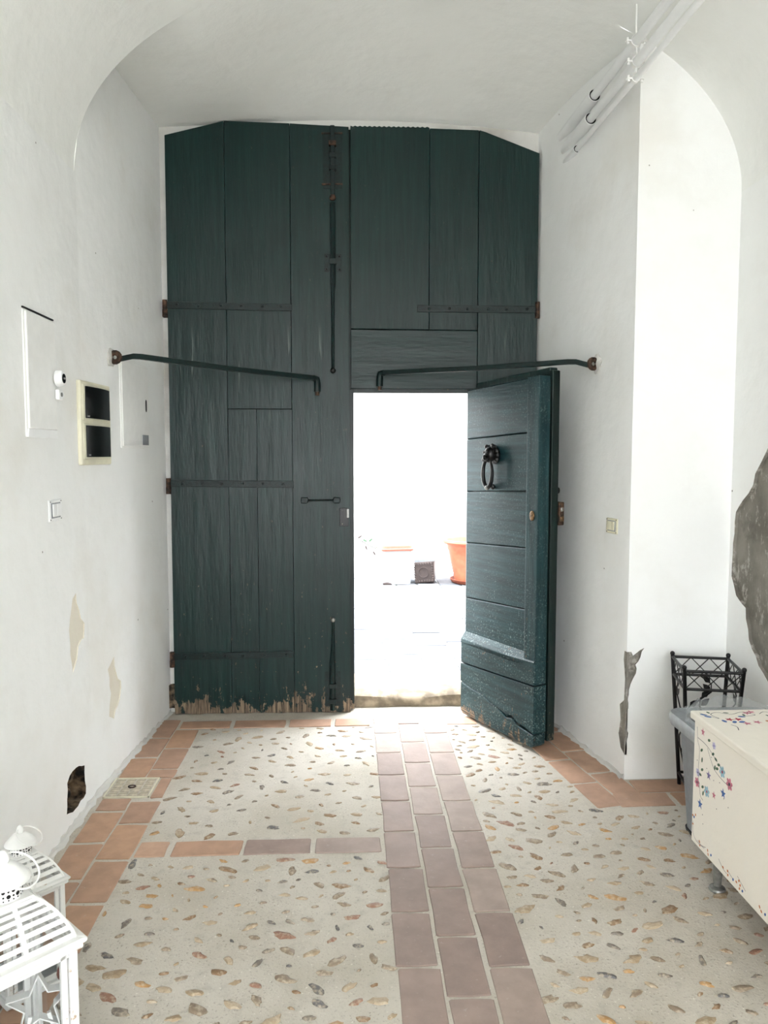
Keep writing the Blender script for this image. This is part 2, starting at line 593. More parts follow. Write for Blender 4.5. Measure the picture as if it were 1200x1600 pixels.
wall_reveal = tag(rev.build('wall_reveal', 'plaster'), 'white splayed reveal wall beside the open wicket', kind='structure')
recess(V3, n_rev, .010).build('broken_corner', 'bare_cement', wall_reveal)

# barrel vault of the hall, running out at the recess
mb = MB()
NA, NY = 72, 20
vs, fs = [], []
for i in range(NA + 1):
    a = PI - PI * i / NA
    x = XC + XH * math.cos(a)
    z = SPR + VB * math.sin(a)
    for j in range(NY + 1):
        vs.append((x, YB + (y_end(x) - YB) * j / NY, z))
for i in range(NA):
    for j in range(NY):
        p = i * (NY + 1) + j
        fs.append((p, p + 1, p + NY + 2, p + NY + 1))
mb.add(vs, fs)
tag(mb.build('ceiling_vault', 'plaster_ceiling', smooth=True), 'white barrel vault over the hall', kind='structure')

# unseen rear wall, added with an arch that limits daylight entering the hall
arch = [(.31 + 1.25 * math.cos(PI * k / 16), 1.75 + 1.25 * math.sin(PI * k / 16)) for k in range(17)]
loop = [(-1.5, 0), (-1.5, 3.7), (2.1, 3.7), (2.1, 0), (1.56, 0)] + arch + [(-.94, 0)]
mb = MB().prism(loop, YB - .3, YB)
tag(mb.build('wall_rear_added', 'plaster'), 'added unseen rear wall of the hall, its arch sized to limit daylight', kind='structure')

# recess ceiling
mb = MB()
NX, NY = 64, 24
X0, X1 = -1.2, 1.36


def z_rec(x, t_):
    zd = 3.30 + .045 * max(0.0, 1 - ((x - .03) / 1.05) ** 2)
    zf = max(3.30, vault(x)) if XL < x < XR else 3.30
    return zd + (zf - zd) * math.sin(t_ * PI / 2)


vs, fs = [], []
for i in range(NX + 1):
    x = X0 + (X1 - X0) * i / NX
    for j in range(NY + 1):
        t_ = j / NY
        vs.append((x, 4.5 + (y_end(x) - 4.5) * t_, z_rec(x, t_)))
for i in range(NX):
    for j in range(NY):
        p = i * (NY + 1) + j
        fs.append((p, p + 1, p + NY + 2, p + NY + 1))
mb.add(vs, fs)
# rear side of the vault edge where the recess is higher than the vault
xs = [X0 + .09 + (.02 + -.60 - (X0 + .09)) * i / 30 for i in range(31)]
vs, fs = [], []
for x in xs:
    vs += [(x, y_end(x), vault(x) if x > XL else SPR - .05), (x, y_end(x), max(3.3, vault(x)) + .02)]
for i in range(30):
    fs.append((2 * i, 2 * i + 1, 2 * i + 3, 2 * i + 2))
mb.add(vs, fs)
tag(mb.build('ceiling', 'plaster_ceiling', smooth=True), 'white ceiling of the door recess', kind='structure')

# masonry around the gate, thick; unseen street front raised to hold back sky light
mb = MB()
Y3 = lambda x, z, d: (x, YD + d, z)
# gate hole touches the ground, so the outline is one loop
loop = [(-9, -.05), (-.985, -.05), (-.985, 3.23), (-.66, 3.27), (.74, 3.25), (1.06, 3.16), (1.06, -.05), (9, -.05), (9, 7.5), (-9, 7.5)]
mb.prism(loop, YD, YD + .34)
wall_back = tag(mb.build('wall_back', 'plaster_dirty'), 'rough plaster edge around the green gate', kind='structure')

mb = MB().prism(rough_poly([(-1.04, .03), (-.997, .03), (-.995, .12), (-1.005, .17), (-1.04, .165)], .006, .02, 6), YD - .03, YD + .01)
mb.build('broken_plaster', 'rubble', wall_back)

# ------------------------------------------------------------------ floor: screed, bricks, pebbles
mb = MB()
mb.add([(-1.3, YB, 0), (1.9, YB, 0), (1.9, 4.6, 0), (-1.3, 4.6, 0)], [(0, 1, 2, 3)])
floor = tag(mb.build('floor', 'cement'), 'cement floor set with pebbles and brick strips', kind='structure')

BR_W, BR_L = .117, .258
brick_cache = {}


def brick_mesh(wd_, ln, mat, var):
    key = (round(wd_, 3), round(ln, 3), mat, var)
    if key not in brick_cache:
        r = random.Random(hash(key) & 0xffff)
        mb_ = MB()
        j = lambda: r.uniform(-.003, .003)
        x, y = wd_ / 2, ln / 2
        c = .004
        poly = [(-x + c, -y + j()), (0, -y + j()), (x - c, -y + j()), (x + j(), -y + c), (x + j(), 0), (x + j(), y - c), (x - c, y + j()), (0, y + j()), (-x + c, y + j()), (-x + j(), y - c), (-x + j(), 0), (-x + j(), -y + c)]
        n = len(poly)
        vs_ = [(p[0], p[1], -.01) for p in poly] + [(p[0], p[1], .0015) for p in poly] + [(p[0] * .965, p[1] * .98, .004) for p in poly]
        fs_ = [tuple(range(2 * n, 3 * n))]
        for k_ in range(2):
            fs_ += [(k_ * n + i, k_ * n + (i + 1) % n, (k_ + 1) * n + (i + 1) % n, (k_ + 1) * n + i) for i in range(n)]
        mb_.add(vs_, fs_)
        brick_cache[key] = mb_.mesh('brick', mat)
    return brick_cache[key]


rb = random.Random(11)
KEEP = []                                     # rectangles where no pebble may lie


def brick(x, y, wd_, ln, rz, mat):
    ob = link('brick', brick_mesh(wd_, ln, mat, rb.randrange(4)), floor, (x, y, rb.uniform(-.001, .001)), (rb.uniform(-.004, .004), rb.uniform(-.004, .004), rz + rb.uniform(-.006, .006)))
    return ob


# middle strip of three courses
for col, (cx, ph) in enumerate(((.2005, 4.029), (.335, 4.168), (.4695, 4.018))):
    for k in range(-1, 12):
        yb = ph - .2705 * k
        y1, y0 = min(yb + .2705, 4.335), yb
        if y1 - y0 < .06 or y1 < 1.3:
            continue
        brick(cx + rb.uniform(-.002, .002), (y0 + y1) / 2, .121, (y1 - y0) - .012, 0, 'brick_grey')
KEEP.append((.125, .545, 0, 5))
# cross band
for x0, x1, mt in ((-.80, -.69, 'brick_terra'), (-.668, -.41, 'brick_terra'), (-.397, -.147, 'brick_grey'), (-.129, .122, 'brick_grey')):
    brick((x0 + x1) / 2, 2.853, .108, x1 - x0, PI / 2, mt)
KEEP.append((-.83, .15, 2.76, 2.945))
# two courses along the left wall (a drain cover interrupts them)
for a, b in ((1.96, 2.23), (2.245, 2.50), (2.515, 2.775), (2.79, 3.055), (3.07, 3.262), (3.51, 3.60), (3.615, 3.86), (3.875, 4.13)):
    brick(-.876, (a + b) / 2, .124, b - a - .004, 0, 'brick_terra')
for a, b in ((1.9, 2.14), (2.155, 2.385), (2.4, 2.64), (2.655, 2.905), (2.92, 3.17), (3.185, 3.30), (3.52, 3.745), (3.76, 4.01), (4.025, 4.29)):
    brick(-1.008, (a + b) / 2, .124, b - a - .006, 0, 'brick_terra')
brick(-.842, 3.40, .05, .20, 0, 'brick_terra')
KEEP.append((-1.2, -.80, 0, 5))
# course along the foot of the gate
for a, b in ((-.93, -.650), (-.638, -.345), (-.333, -.09), (-.078, .125)):
    brick((a + b) / 2, 4.207, .112, b - a - .01, PI / 2, 'brick_terra')
KEEP.append((-1.2, .14, 4.135, 5))
for a, b in ((.545, .72), (.735, .96)):
    brick((a + b) / 2, 4.207, .112, b - a - .01, PI / 2, 'brick_terra')
KEEP.append((.52, .98, 4.135, 5))
# splayed courses along the reveal and around the pier
sl = math.atan2(.187, 1.046)


def along(o, s):                               # o: distance from the reveal foot, s: distance along it from the pier corner
    return (1.272 - s * math.sin(sl) - o * math.cos(sl), YP + s * math.cos(sl) - o * math.sin(sl))


for o, starts in ((.066, ((-.17, .085), (.10, .355), (.37, .625), (.64, .90))), (.197, ((-.24, -.005), (.008, .263), (.277, .53), (.545, .80)))):
    for a, b in starts:
        x, y = along(o, (a + b) / 2)
        brick(x, y, .122, b - a - .004, sl, 'brick_terra')
for a, b, yy in ((1.283, 1.53, 3.318), (1.545, 1.73, 3.318), (1.16, 1.405, 3.182), (1.42, 1.67, 3.182)):
    brick((a + b) / 2, yy, .122, b - a - .006, PI / 2, 'brick_terra')

# pebbles: a few shapes, scattered with even spacing
rp = random.Random(21)
peb = []
for q in range(12):
    n = 12
    mb = MB()
    sx = rp.uniform(.72, 1.0)
    rad = [1 + .22 * math.sin(2 * PI * i / n * 2 + rp.uniform(0, 6)) * rp.random() + rp.uniform(-.22, .2) for i in range(n)]
    if q in (3, 8):
        rad[4] *= .6
        rad[5] *= .72
    ring = lambda s_, z_: [(math.cos(2 * PI * i / n) * rad[i] * s_, math.sin(2 * PI * i / n) * rad[i] * s_ * sx * .62, z_ + rp.uniform(-.04, .04) * (s_ < .9)) for i in range(n)]
    vs = ring(1.0, -.25) + ring(.97, .12) + ring(.62, .30) + [(0, 0, .34)]
    fs = []
    for k in range(2):
        fs += [(k * n + i, k * n + (i + 1) % n, (k + 1) * n + (i + 1) % n, (k + 1) * n + i) for i in range(n)]
    fs += [(2 * n + i, 2 * n + (i + 1) % n, 3 * n) for i in range(n)]
    mb.add(vs, fs)
    peb.append(mb.mesh('pebble', 'stone', smooth=True))


def blocked(x, y):
    for a, b, c, d in KEEP:
        if a < x < b and c < y < d:
            return True
    if x > .5:
        # distance inside the pier / reveal borders
        if y > 3.10 and x > 1.0 and y < YP:
            return True
        s = (y - YP)
        if x > 1.272 - .19 * s - .285 and y > 3.08:
            return True
    return x > 1.72


spots = []
cell = {}
tries = 0
while tries < 26000 and len(spots) < 1100:
    tries += 1
    x, y = rp.uniform(-.82, 1.72), rp.uniform(1.55, 4.14)
    if blocked(x, y):
        continue
    upper = x < .2 and y > 2.85
    size = rp.choice((rp.uniform(.012, .020), rp.uniform(.015, .024), rp.uniform(.020, .031), rp.uniform(.006, .012)))
    gap = rp.choice((.06, .075, .09)) if not upper else rp.choice((.085, .11, .13))
    ok = True
    ci, cj = int(x / .08), int(y / .08)
    for i in (-1, 0, 1):
        for j in (-1, 0, 1):
            for (x2, y2, s2) in cell.get((ci + i, cj + j), ()):
                if math.hypot((x - x2) * .9, (y - y2)) < gap * .62 + (size + s2) * .42:
                    ok = False
    if not ok:
        continue
    cell.setdefault((ci, cj), []).append((x, y, size))
    spots.append((x, y, size))


def shown(sp):
    x, y, s_ = sp
    d = math.hypot(y, 1.5)
    vis = 1.0 if abs((x - .05 * y) / y) < .52 else .01
    if x > 1.18 and y < 2.6:
        vis *= .02
    return s_ * vis / (d * d)


spots.sort(key=shown, reverse=True)
rest = MB()
for k, (x, y, s_) in enumerate(spots):
    q = rp.randrange(12)
    rz = rp.uniform(-.7, .7) if rp.random() < .75 else rp.uniform(0, PI)
    if k < 300:
        link('pebble', peb[q], floor, (x, y, -.0005), (rp.uniform(-.1, .1), rp.uniform(-.1, .1), rz), (s_ * 1.25, s_ * 1.25, .017))
    else:
        rest.M = Matrix.Translation((x, y, -.0005)) @ Matrix.Rotation(rz, 4, 'Z') @ Matrix.Diagonal((s_ * 1.25, s_ * 1.25, .017, 1))
        rest.add([tuple(v.co) for v in peb[q].vertices], [tuple(p.vertices) for p in peb[q].polygons])
        rest.mi[-len(peb[q].polygons):] = [0] * len(peb[q].polygons)
ro = rest.build('small_pebbles', 'stone', floor, smooth=True)
ro['kind'] = 'stuff'
at = ro.data.attributes.new('tint', 'FLOAT', 'POINT')
tv = []
nv = len(peb[0].vertices)
for k in range(len(ro.data.vertices) // nv):
    tv += [rp.random()] * nv
at.data.foreach_set('value', tv + [0.0] * (len(ro.data.vertices) - len(tv)))


# rough mortar fillets where wall meets floor
def fillet(parent, fx, y0, y1, side, seed, mat):
    r = random.Random(seed)
    mb_ = MB()
    n = int((y1 - y0) / .03)
    vs_, fs_ = [], []
    for i in range(n + 1):
        y = y0 + (y1 - y0) * i / n
        a = r.uniform(.006, .018)
        h = r.uniform(.012, .035)
        x = fx(y)
        vs_ += [(x - side * .01, y, h), (x + side * .003, y, h * .8), (x + side * a * .6, y, h * .35), (x + side * a * 1.5, y, .002), (x + side * a * 1.5, y, -.01)]
    for i in range(n):
        for k_ in range(4):
            p_ = i * 5 + k_
            fs_.append((p_, p_ + 1, p_ + 6, p_ + 5))
    mb_.add(vs_, fs_)
    return mb_.build('mortar_fillet', mat, parent)


fillet(wall_left, x_left, 1.2, 4.42, 1, 5, 'plaster_dirty')
fillet(wall_reveal, x_rev, YP, 4.42, -1, 6, 'plaster_dirty')

# drain cover let into the left border
dc = thing('drain_cover', 'square beige tiled drain cover in the terracotta floor border', 'drain cover', (-.975, 3.407, 0))
MB().box(-.098, .098, -.098, .098, -.02, .003).build('cover_plate', 'cement', dc)
mb = MB()
fr = .1
for a in ((-fr, fr, -fr, -fr + .006), (-fr, fr, fr - .006, fr), (-fr, -fr + .006, -fr, fr), (fr - .006, fr, -fr, fr)):
    mb.box(a[0], a[1], a[2], a[3], -.01, .0065)
mb.build('frame', 'ivory_plastic', dc)
tm = MB().box(-.0195, .0195, -.0195, .0195, 0, .004).mesh('tile', 'threshold_pale', bevel=.002)
for i in range(4):
    for j in range(4):
        link('tile', tm, dc, (-.0675 + .045 * i, -.0675 + .045 * j, .002))
mb = MB()
mb.tube([(.016 * math.cos(2 * PI * k / 16), .012 * math.sin(2 * PI * k / 16), .009) for k in range(16)], .0028, 6, closed=True)
mb.build('lifting_ring', 'rust', dc)

# ------------------------------------------------------------------ threshold and the street outside
mb = MB()
n = 30
vs, fs = [], []
rt = random.Random(8)
for i in range(n + 1):
    x = -1.0 + 2.08 * i / n
    dip = .026 * math.exp(-((x - .36) / .2) ** 2)
    j = rt.uniform(-.004, .004)
    vs += [(x, 4.475 + j, -.02), (x, 4.465 + j, .03), (x, 4.472 + j, .072 - dip * .9), (x, 4.50, .094 - dip), (x, 4.62, .103 - dip * .8), (x, 4.82, .104), (x, 4.82, -.02)]
for i in range(n):
    for k in range(6):
        p = i * 7 + k
        fs.append((p, p + 1, p + 8, p + 7))
mb.add(vs, fs)
tag(mb.build('threshold_stone', 'threshold', smooth=True), 'worn stone threshold step under the open wicket', kind='structure')
GZ = .1
mb = MB()
mb.box(-9, 9, 4.80, 9.6, -.1, GZ - .012)
street = tag(mb.build('pavement', 'ground'), 'pale paved lane outside the gate', kind='structure')
rv = random.Random(31)
pm = {}
for c in range(-3, 9):
    x0 = .03 + .232 * c - .0
    y = 4.83 + rv.uniform(-.2, 0)
    while y < 8.85:
        ln = rv.choice((.34, .40, .46))
        if y + ln > 4.86:
            ya = max(y, 4.83)
            l2 = round(y + ln - ya, 2)
            if l2 > .05:
                key = l2
                if key not in pm:
                    pm[key] = MB().box(-.110, .110, -l2 / 2 + .006, l2 / 2 - .006, -.03, 0).mesh('paving_stone', 'paver', bevel=.006)
                link('paving_stone', pm[key], street, (x0 + .116 + (y - 4.8) * .008, ya + l2 / 2, GZ + rv.uniform(-.003, .003)), (rv.uniform(-.006, .006), rv.uniform(-.006, .006), 0))
        y += ln + .004
mb = MB()
prof = [(9.10, -.1), (9.10, 6.5), (9.5, 6.5), (9.5, -.1)]
mb.prism(prof, -9, 9, 'x')
tag(mb.build('wall_opposite', 'plaster_out'), 'bright white wall across the lane', kind='structure')
mb = MB()
mb.prism([(8.97, .08), (9.02, .16), (9.11, .19), (9.11, .08)], -9, 9, 'x')
tag(mb.build('trim_1', 'plaster_out'), 'low plaster skirting of the white wall across the lane', kind='structure')
mb = MB()
mb.add([(-40, -40, -.06), (40, -40, -.06), (40, 40, -.06), (-40, 40, -.06)], [(0, 1, 2, 3)])
tag(mb.build('ground', 'ground'), 'pale open ground around the building', kind='structure')

# ------------------------------------------------------------------ gate: left leaf
YF = 4.385                                     # face of the big leaves
LT = .05
d1 = thing('door_1', 'tall closed dark green plank gate leaf with three strap hinges', 'door', (-.5, YF, 0), kind='structure')
O1 = (-.5, YF, 0)
rr = random.Random(2)


def plank(parent, off, poly, y0=YF, y1=YF + LT, mat='paint', bev=.002, name='plank'):
    return MB().prism(poly, y0, y1).build(name, mat, parent, off, bev)


def ragged(x0, x1, z, amp=.008, n=9):
    return [(x0 + (x1 - x0) * i / n, z + (rr.uniform(-amp, amp) if 0 < i < n else 0)) for i in range(n + 1)]


g = .0012
plank(d1, O1, ragged(-1.0, -.672 - g, .005, .003) + [(-.672 - g, 3.318), (-.992, 3.238)])
plank(d1, O1, ragged(-.672 + g, -.512 - g, .005, .003) + [(-.512 - g, 1.752), (-.672 + g, 1.752)], y0=YF + .002)
plank(d1, O1, ragged(-.512 + g, -.312 - g, .004, .003) + [(-.312 - g, 1.752), (-.512 + g, 1.752)], y0=YF + .001)
plank(d1, O1, [(-.672 + g, 1.756), (-.312 - g, 1.756), (-.312 - g, 3.314), (-.672 + g, 3.320)])
plank(d1, O1, ragged(-.312 + g, .012, .004, .003) + [(.012, 3.30), (-.312 + g, 3.312)], y0=YF - .003)
MB().prism([(-.985, .002), (-.005, .002), (-.005, 3.29), (-.66, 3.30), (-.98, 3.22)], YF + LT - .012, YF + LT + .004).build('light_block_boards', 'paint_dark', d1, O1)  # dark boards added behind the planks to stop light leaking through
MB().box(-.02, .04, YF + LT - .010, YF + LT + .012, 1.86, 3.302).build('light_block_strip', 'paint_dark', d1, O1)  # dark strip added behind the gap between leaves to block a light leak
MB().box(.004, .036, YF + .028, YF + .07, .01, 1.872).build('rebate_strip', 'paint_dark', d1, O1, .003)


def strap(parent, off, x0, x1, z, slope, nails, y=YF):
    b = MB().prism([(x0, z - .019), (x1, z - .019 + slope), (x1, z + .019 + slope), (x0, z + .019)], y - .008, y + .001)
    s_ = b.build('strap_hinge', 'iron_paint', parent, off, .0015)
    for k in range(nails):
        t_ = (k + .5) / nails
        xx = x0 + (x1 - x0) * t_ + rr.uniform(-.012, .012)
        mb_ = MB().lathe([(.008, 0), (.0075, -.004), (.004, -.007)], 10, (xx, y - .008, z + slope * t_ + rr.uniform(-.004, .004)), 'y')
        mb_.build('nail', 'iron_paint', s_, off, smooth=True)
    return s_


for z, x1 in ((2.325, -.305), (1.338, -.305), (.342, -.312)):
    strap(d1, O1, -.998, x1, z, -.008 if z > 1 else .008, 6)
    mb = MB().tube([(-1.008, YF - .004, z - .06), (-1.008, YF - .004, z + .028)], .014, 10)
    mb.box(-1.024, -.994, YF + .0, YF + .04, z - .062, z - .024)
    mb.build('hinge_pin', 'rust', d1, O1, smooth=True)

# tall bolt at the top of the left leaf
XB = -.077
bolt = MB().box(XB - .012, XB + .012, YF - .022, YF - .010, 2.93, 3.30).build('upper_bolt', 'iron_paint', d1, O1, .002)
MB().box(XB - .052, XB + .052, YF - .005, YF, 2.965, 3.262).build('bolt_plate', 'iron_paint', d1, O1, .001)
for z in (3.262, 2.990):
    MB().prism([(XB - .06, z - .006), (XB + .055, z - .003), (XB + .055, z + .006), (XB - .06, z + .004)], YF - .009, YF - .001).build('bolt_strip', 'rust', d1, O1, .001)
for z in (3.205, 3.14, 3.075):
    MB().box(XB - .02, XB + .02, YF - .027, YF - .002, z - .013, z + .013).build('bolt_loop', 'rust' if z > 3.2 else 'iron_paint', d1, O1, .002)
MB().lathe([(.010, 2.93), (.018, 2.918), (.018, 2.908), (.010, 2.90)], 12, (XB, YF - .016, 0)).build('bolt_knob', 'rust', d1, O1, smooth=True)
MB().tube([(XB, YF - .014, 2.888), (XB, YF - .014, 2.45), (XB - .002, YF - .014, 2.40), (XB - .003, YF - .02, 1.99), (XB - .004, YF - .03, 1.965)], [.016, .015, .010, .009, .009], 8).build('bolt_rod', 'iron_paint', d1, O1, smooth=True)
MB().ball((XB - .003, YF - .034, 1.968), .016).build('bolt_knob', 'iron_black', d1, O1, smooth=True)
pl_ = MB().box(XB - .048, XB + .048, YF - .005, YF, 2.515, 2.615).build('guide_plate', 'iron_paint', d1, O1, .001)
MB().box(XB - .021, XB + .021, YF - .033, YF - .004, 2.553, 2.583).build('guide_loop', 'iron_paint', pl_, O1, .002)
for sx in (-1, 1):
    for sz in (-1, 1):
        MB().ball((XB + sx * .036, YF - .006, 2.565 + sz * .036), .006, 8).build('nail', 'iron_black', pl_, O1, smooth=True)
# foot bolt
XQ = -.09
MB().tube([(XQ + .003, YF - .018, .55), (XQ + .002, YF - .016, .42), (XQ - .002, YF - .016, .27), (XQ - .002, YF - .016, .02)], [.008, .010, .017, .015], 8).build('foot_bolt', 'iron_paint', d1, O1, smooth=True)
MB().ball((XQ + .003, YF - .022, .552), .014).build('bolt_knob', 'steel', d1, O1, smooth=True)
MB().box(XQ - .045, XQ + .045, YF - .004, YF, .04, .245).build('bolt_plate', 'iron_paint', d1, O1, .001)
for z in (.165, .075):
    MB().box(XQ - .021, XQ + .021, YF - .034, YF - .003, z - .014, z + .014).build('bolt_loop', 'iron_paint', d1, O1, .002)
# lock handle with its two studs, and the strike plate
for x in (-.245, -.062):
    MB().prism([(x - .02, 1.222), (x + .018, 1.222), (x + .022, 1.24), (x + .018, 1.258), (x - .018, 1.258), (x - .022, 1.24)], YF - .022, YF).build('bolt_stud', 'iron_paint', d1, O1, .005, 2)
MB().tube([(-.245, YF - .008, 1.239), (-.062, YF - .008, 1.240)], .006, 8).build('lock_bar', 'iron_paint', d1, O1, smooth=True)
sp_ = MB().box(-.046, .004, YF - .012, YF + .001, 1.09, 1.195).build('strike_plate', 'iron_black', d1, O1, .002)
MB().box(-.006, .008, YF - .016, YF - .010, 1.14, 1.19).build('latch_tongue', 'steel', sp_, O1, .002)
for z in (1.105, 1.18):
    MB().ball((-.03, YF - .012, z), .005, 8).build('screw', 'steel', sp_, O1, smooth=True)

# ------------------------------------------------------------------ gate: right leaf with the wicket opening
O2 = (.55, YF, 0)
d2 = thing('door_2', 'tall dark green plank gate leaf that holds the open wicket', 'door', O2, kind='structure')
saw = []
for i in range(34):
    x = .462 - .44 * i / 33
    saw.append((x, 3.305 + (.006 if i % 2 else 0) - .002 * i / 33))
plank(d2, O2, [(.021, 2.205), (.462 - g, 2.203)] + [(p[0] - g if p[0] > .4 else max(p[0], .021), p[1]) for p in saw])
plank(d2, O2, [(.462 + g, 2.203), (.738 - g, 2.201), (.738 - g, 3.298), (.462 + g, 3.303)], y0=YF + .002)
plank(d2, O2, [(.738 + g, .02), (1.076, .02), (1.078, 3.178), (.775, 3.287), (.738 + g, 3.297)], y0=YF - .002)
plank(d2, O2, [(.021, 1.872), (.738 - g, 1.872), (.738 - g, 2.197), (.021, 2.199)], y0=YF - .004, mat='paint_h')
MB().prism([(.005, 1.90), (.735, 1.90), (.735, .03), (1.06, .03), (1.065, 3.165), (.75, 3.27), (.005, 3.285)], YF + LT - .012, YF + LT + .004).build('light_block_boards', 'paint_dark', d2, O2)  # added dark layer that blocks light through this leaf's plank gaps
plank(d2, O2, [(.690, .02), (.738 - g, .02), (.738 - g, 1.89), (.690, 1.89)], y0=YF + .015, mat='paint_dark', name='wicket_post')
MB().box(.03, .71, YF + .03, YF + .066, 1.85, 1.885).build('wicket_head', 'paint_dark', d2, O2, .003)
s = strap(d2, O2, .395, 1.074, 2.318, 0, 6, YF - .001)
strap(d2, O2, .80, 1.074, 1.33, 0, 3, YF - .001)
strap(d2, O2, .80, 1.074, .34, 0, 3, YF - .001)
for z in (2.32, 1.33, .34):
    mb = MB().tube([(1.078, YF - .006, z - .05), (1.078, YF - .006, z + .04)], .013, 10)
    mb.build('hinge_pin', 'rust', d2, O2, smooth=True)

# ------------------------------------------------------------------ wicket leaf, swung into the hall
UX, UY = .439, -.898
d3 = thing('door_3', 'narrow teal wicket door standing open with black lion knocker', 'door', (.672, 4.318, 0), math.atan2(UY, UX), kind='structure')
W = .64
tilt = .03 / W


def wk(name, u0, u1, y0, y1, z0, z1, mat, bev=.003, parent=None, seg=1):
    mb_ = MB().add([(u0, y0, z0 + tilt * u0), (u1, y0, z0 + tilt * u1), (u1, y1, z0 + tilt * u1), (u0, y1, z0 + tilt * u0),
                    (u0, y0, z1 + tilt * u0), (u1, y0, z1 + tilt * u1), (u1, y1, z1 + tilt * u1), (u0, y1, z1 + tilt * u0)],
                   [(0, 3, 2, 1), (4, 5, 6, 7), (0, 1, 5, 4), (1, 2, 6, 5), (2, 3, 7, 6), (3, 0, 4, 7)])
    return mb_.build(name, mat, parent or d3, bevel=bev, seg=seg)


zs = [.45, .685, 1.0, 1.29, 1.585, 1.858]
for a, b in zip(zs[:-1], zs[1:]):
    wk('panel_board', 0.0, .55, 0, .05, a + .002, b - .002, 'paint_faded', .004)
# stile with a chamfered inner edge
mb = MB()
mb.prism([(.535, -.001), (.552, -.022), (W, -.022), (W, .05), (.535, .05)], .43, 1.885, 'z')
mb.build('stile', 'paint_faded_v', d3, bevel=.003)
# sloping weather sill and the two heavy foot boards
mb = MB().prism([(-.032, .425), (-.032, .45), (-.0, .492), (.02, .492), (.02, .425)], 0, .56, 'x')
mb.build('sill_moulding', 'paint_faded', d3, bevel=.003)
wk('foot_board', 0, W + .004, -.032, .048, .312, .437, 'paint_faded', .006)
mb = MB()
crack = [(0, .20), (.10, .185), (.2, .18), (.28, .155), (.36, .14), (.42, .115), (.47, .125), (.52, .10), (.58, .095), (W + .004, .09)]
mb.prism([(0, .307)] + [(p[0], p[1] + .006 + (.012 if .4 < p[0] < .6 else 0)) for p in crack] + [(W + .004, .337)], -.032, .048, 'y')
mb.build('foot_board', 'paint_faded', d3, bevel=.004)
mb = MB()
mb.prism([(0, .035)] + [(.02, .018), (W - .01, .022), (W + .002, .035)] + [(p[0], p[1]) for p in reversed(crack)], -.031, .048, 'y')
mb.build('foot_board', 'paint_faded', d3, bevel=.004)
MB().prism([(0, .03), (W - .004, .03), (W - .004, .32), (0, .30)], .0, .04, 'y').build('crack_backing', 'paint_dark', d3)
# inner skin of the leaf
for a, b in ((.035, .48), (.484, .955), (.959, 1.42), (1.424, 1.90)):
    wk('inner_board', .0, W - .02, .062, .112, a, b, 'paint', .004)
mb = MB().prism([(.56, .062), (W, .062), (W, .112), (.56, .112)], .04, 1.915, 'z')
mb.build('inner_stile', 'paint_dark', d3, bevel=.006, seg=2)
MB().box(.0, W - .012, .045, .066, .06, 1.87).build('core', 'paint_dark', d3)
# hinges
for z in (.3, 1.0, 1.65):
    MB().tube([(-.008, .10, z - .05), (-.008, .10, z + .05)], .012, 10).build('hinge', 'iron_paint', d3, smooth=True)
# keyhole cover, lock and knob
mb = MB()
mb.M = Matrix.Translation((.602, -.022, 1.195)) @ Matrix.Diagonal((1, 1, 1.5, 1))
mb.lathe([(.017, .0), (.017, -.004), (.012, -.008), (.003, -.009)], 14, axis='y')
mb.build('keyhole_cover', 'brass', d3, smooth=True)
lk = MB().box(.50, W + .008, .112, .146, 1.145, 1.262).build('rim_lock', 'rust', d3, bevel=.004)
MB().box(.59, W + .016, .118, .138, 1.165, 1.19).build('lock_bolt', 'brass', lk, bevel=.002)
MB().box(.60, W + .013, .120, .135, 1.215, 1.235).build('lock_bolt', 'steel', lk, bevel=.002)
MB().lathe([(.010, .110), (.008, .125), (.016, .132), (.017, .142), (.008, .148)], 12, (.60, 0, 1.318), 'y').build('knob', 'iron_black', d3, smooth=True)
# lion-head knocker with ring
KU, KZ = .262, 1.495
kn = MB()
kn.lathe([(.046, 0), (.048, -.008), (.040, -.016), (.02, -.02)], 16, (KU, 0, KZ), 'y')
for k in range(9):
    a = PI * (-.15 + 1.3 * k / 8)
    kn.ball((KU + .040 * math.cos(a), -.018, KZ + .044 * math.sin(a)), .017, 8, (1, .8, 1.1))
kn.ball((KU, -.032, KZ + .006), .036, 12, (.95, .95, 1.15))
kn.ball((KU, -.058, KZ - .016), .020, 10, (1.1, 1.0, .85))
kn.ball((KU, -.070, KZ - .006), .009, 8)
for sx in (-1, 1):
    kn.ball((KU + sx * .029, -.034, KZ + .046), .012, 8)
    kn.ball((KU + sx * .015, -.060, KZ + .016), .007, 8)
    kn.ball((KU + sx * .014, -.064, KZ - .022), .011, 8)
kno = kn.build('knocker', 'iron_black', d3, smooth=True)
pts = []
for k in range(25):
    a = PI * (1.16 - 2 * (1.16 - .0) * k / 24 + .5 - .0) if False else 2 * PI * (.30 + .90 * k / 24 - .05)
    pts.append((KU + .040 * math.cos(a), -.048 - .012 * math.sin(a) * 0 - .0, KZ - .095 + .075 * math.sin(a)))
MB().tube(pts, [.007 + .005 * abs(math.sin(PI * k / 24)) for k in range(25)], 10).build('ring', 'iron_black', kno, smooth=True)
MB().ball((KU, -.05, KZ - .172), .014, 10).build('ring_ball', 'steel', kno, smooth=True)
MB().ball((KU, -.012, KZ - .168), .015, 10, (1, .9, 1)).build('strike_button', 'iron_black', kno, smooth=True)

# ------------------------------------------------------------------ the two iron stays


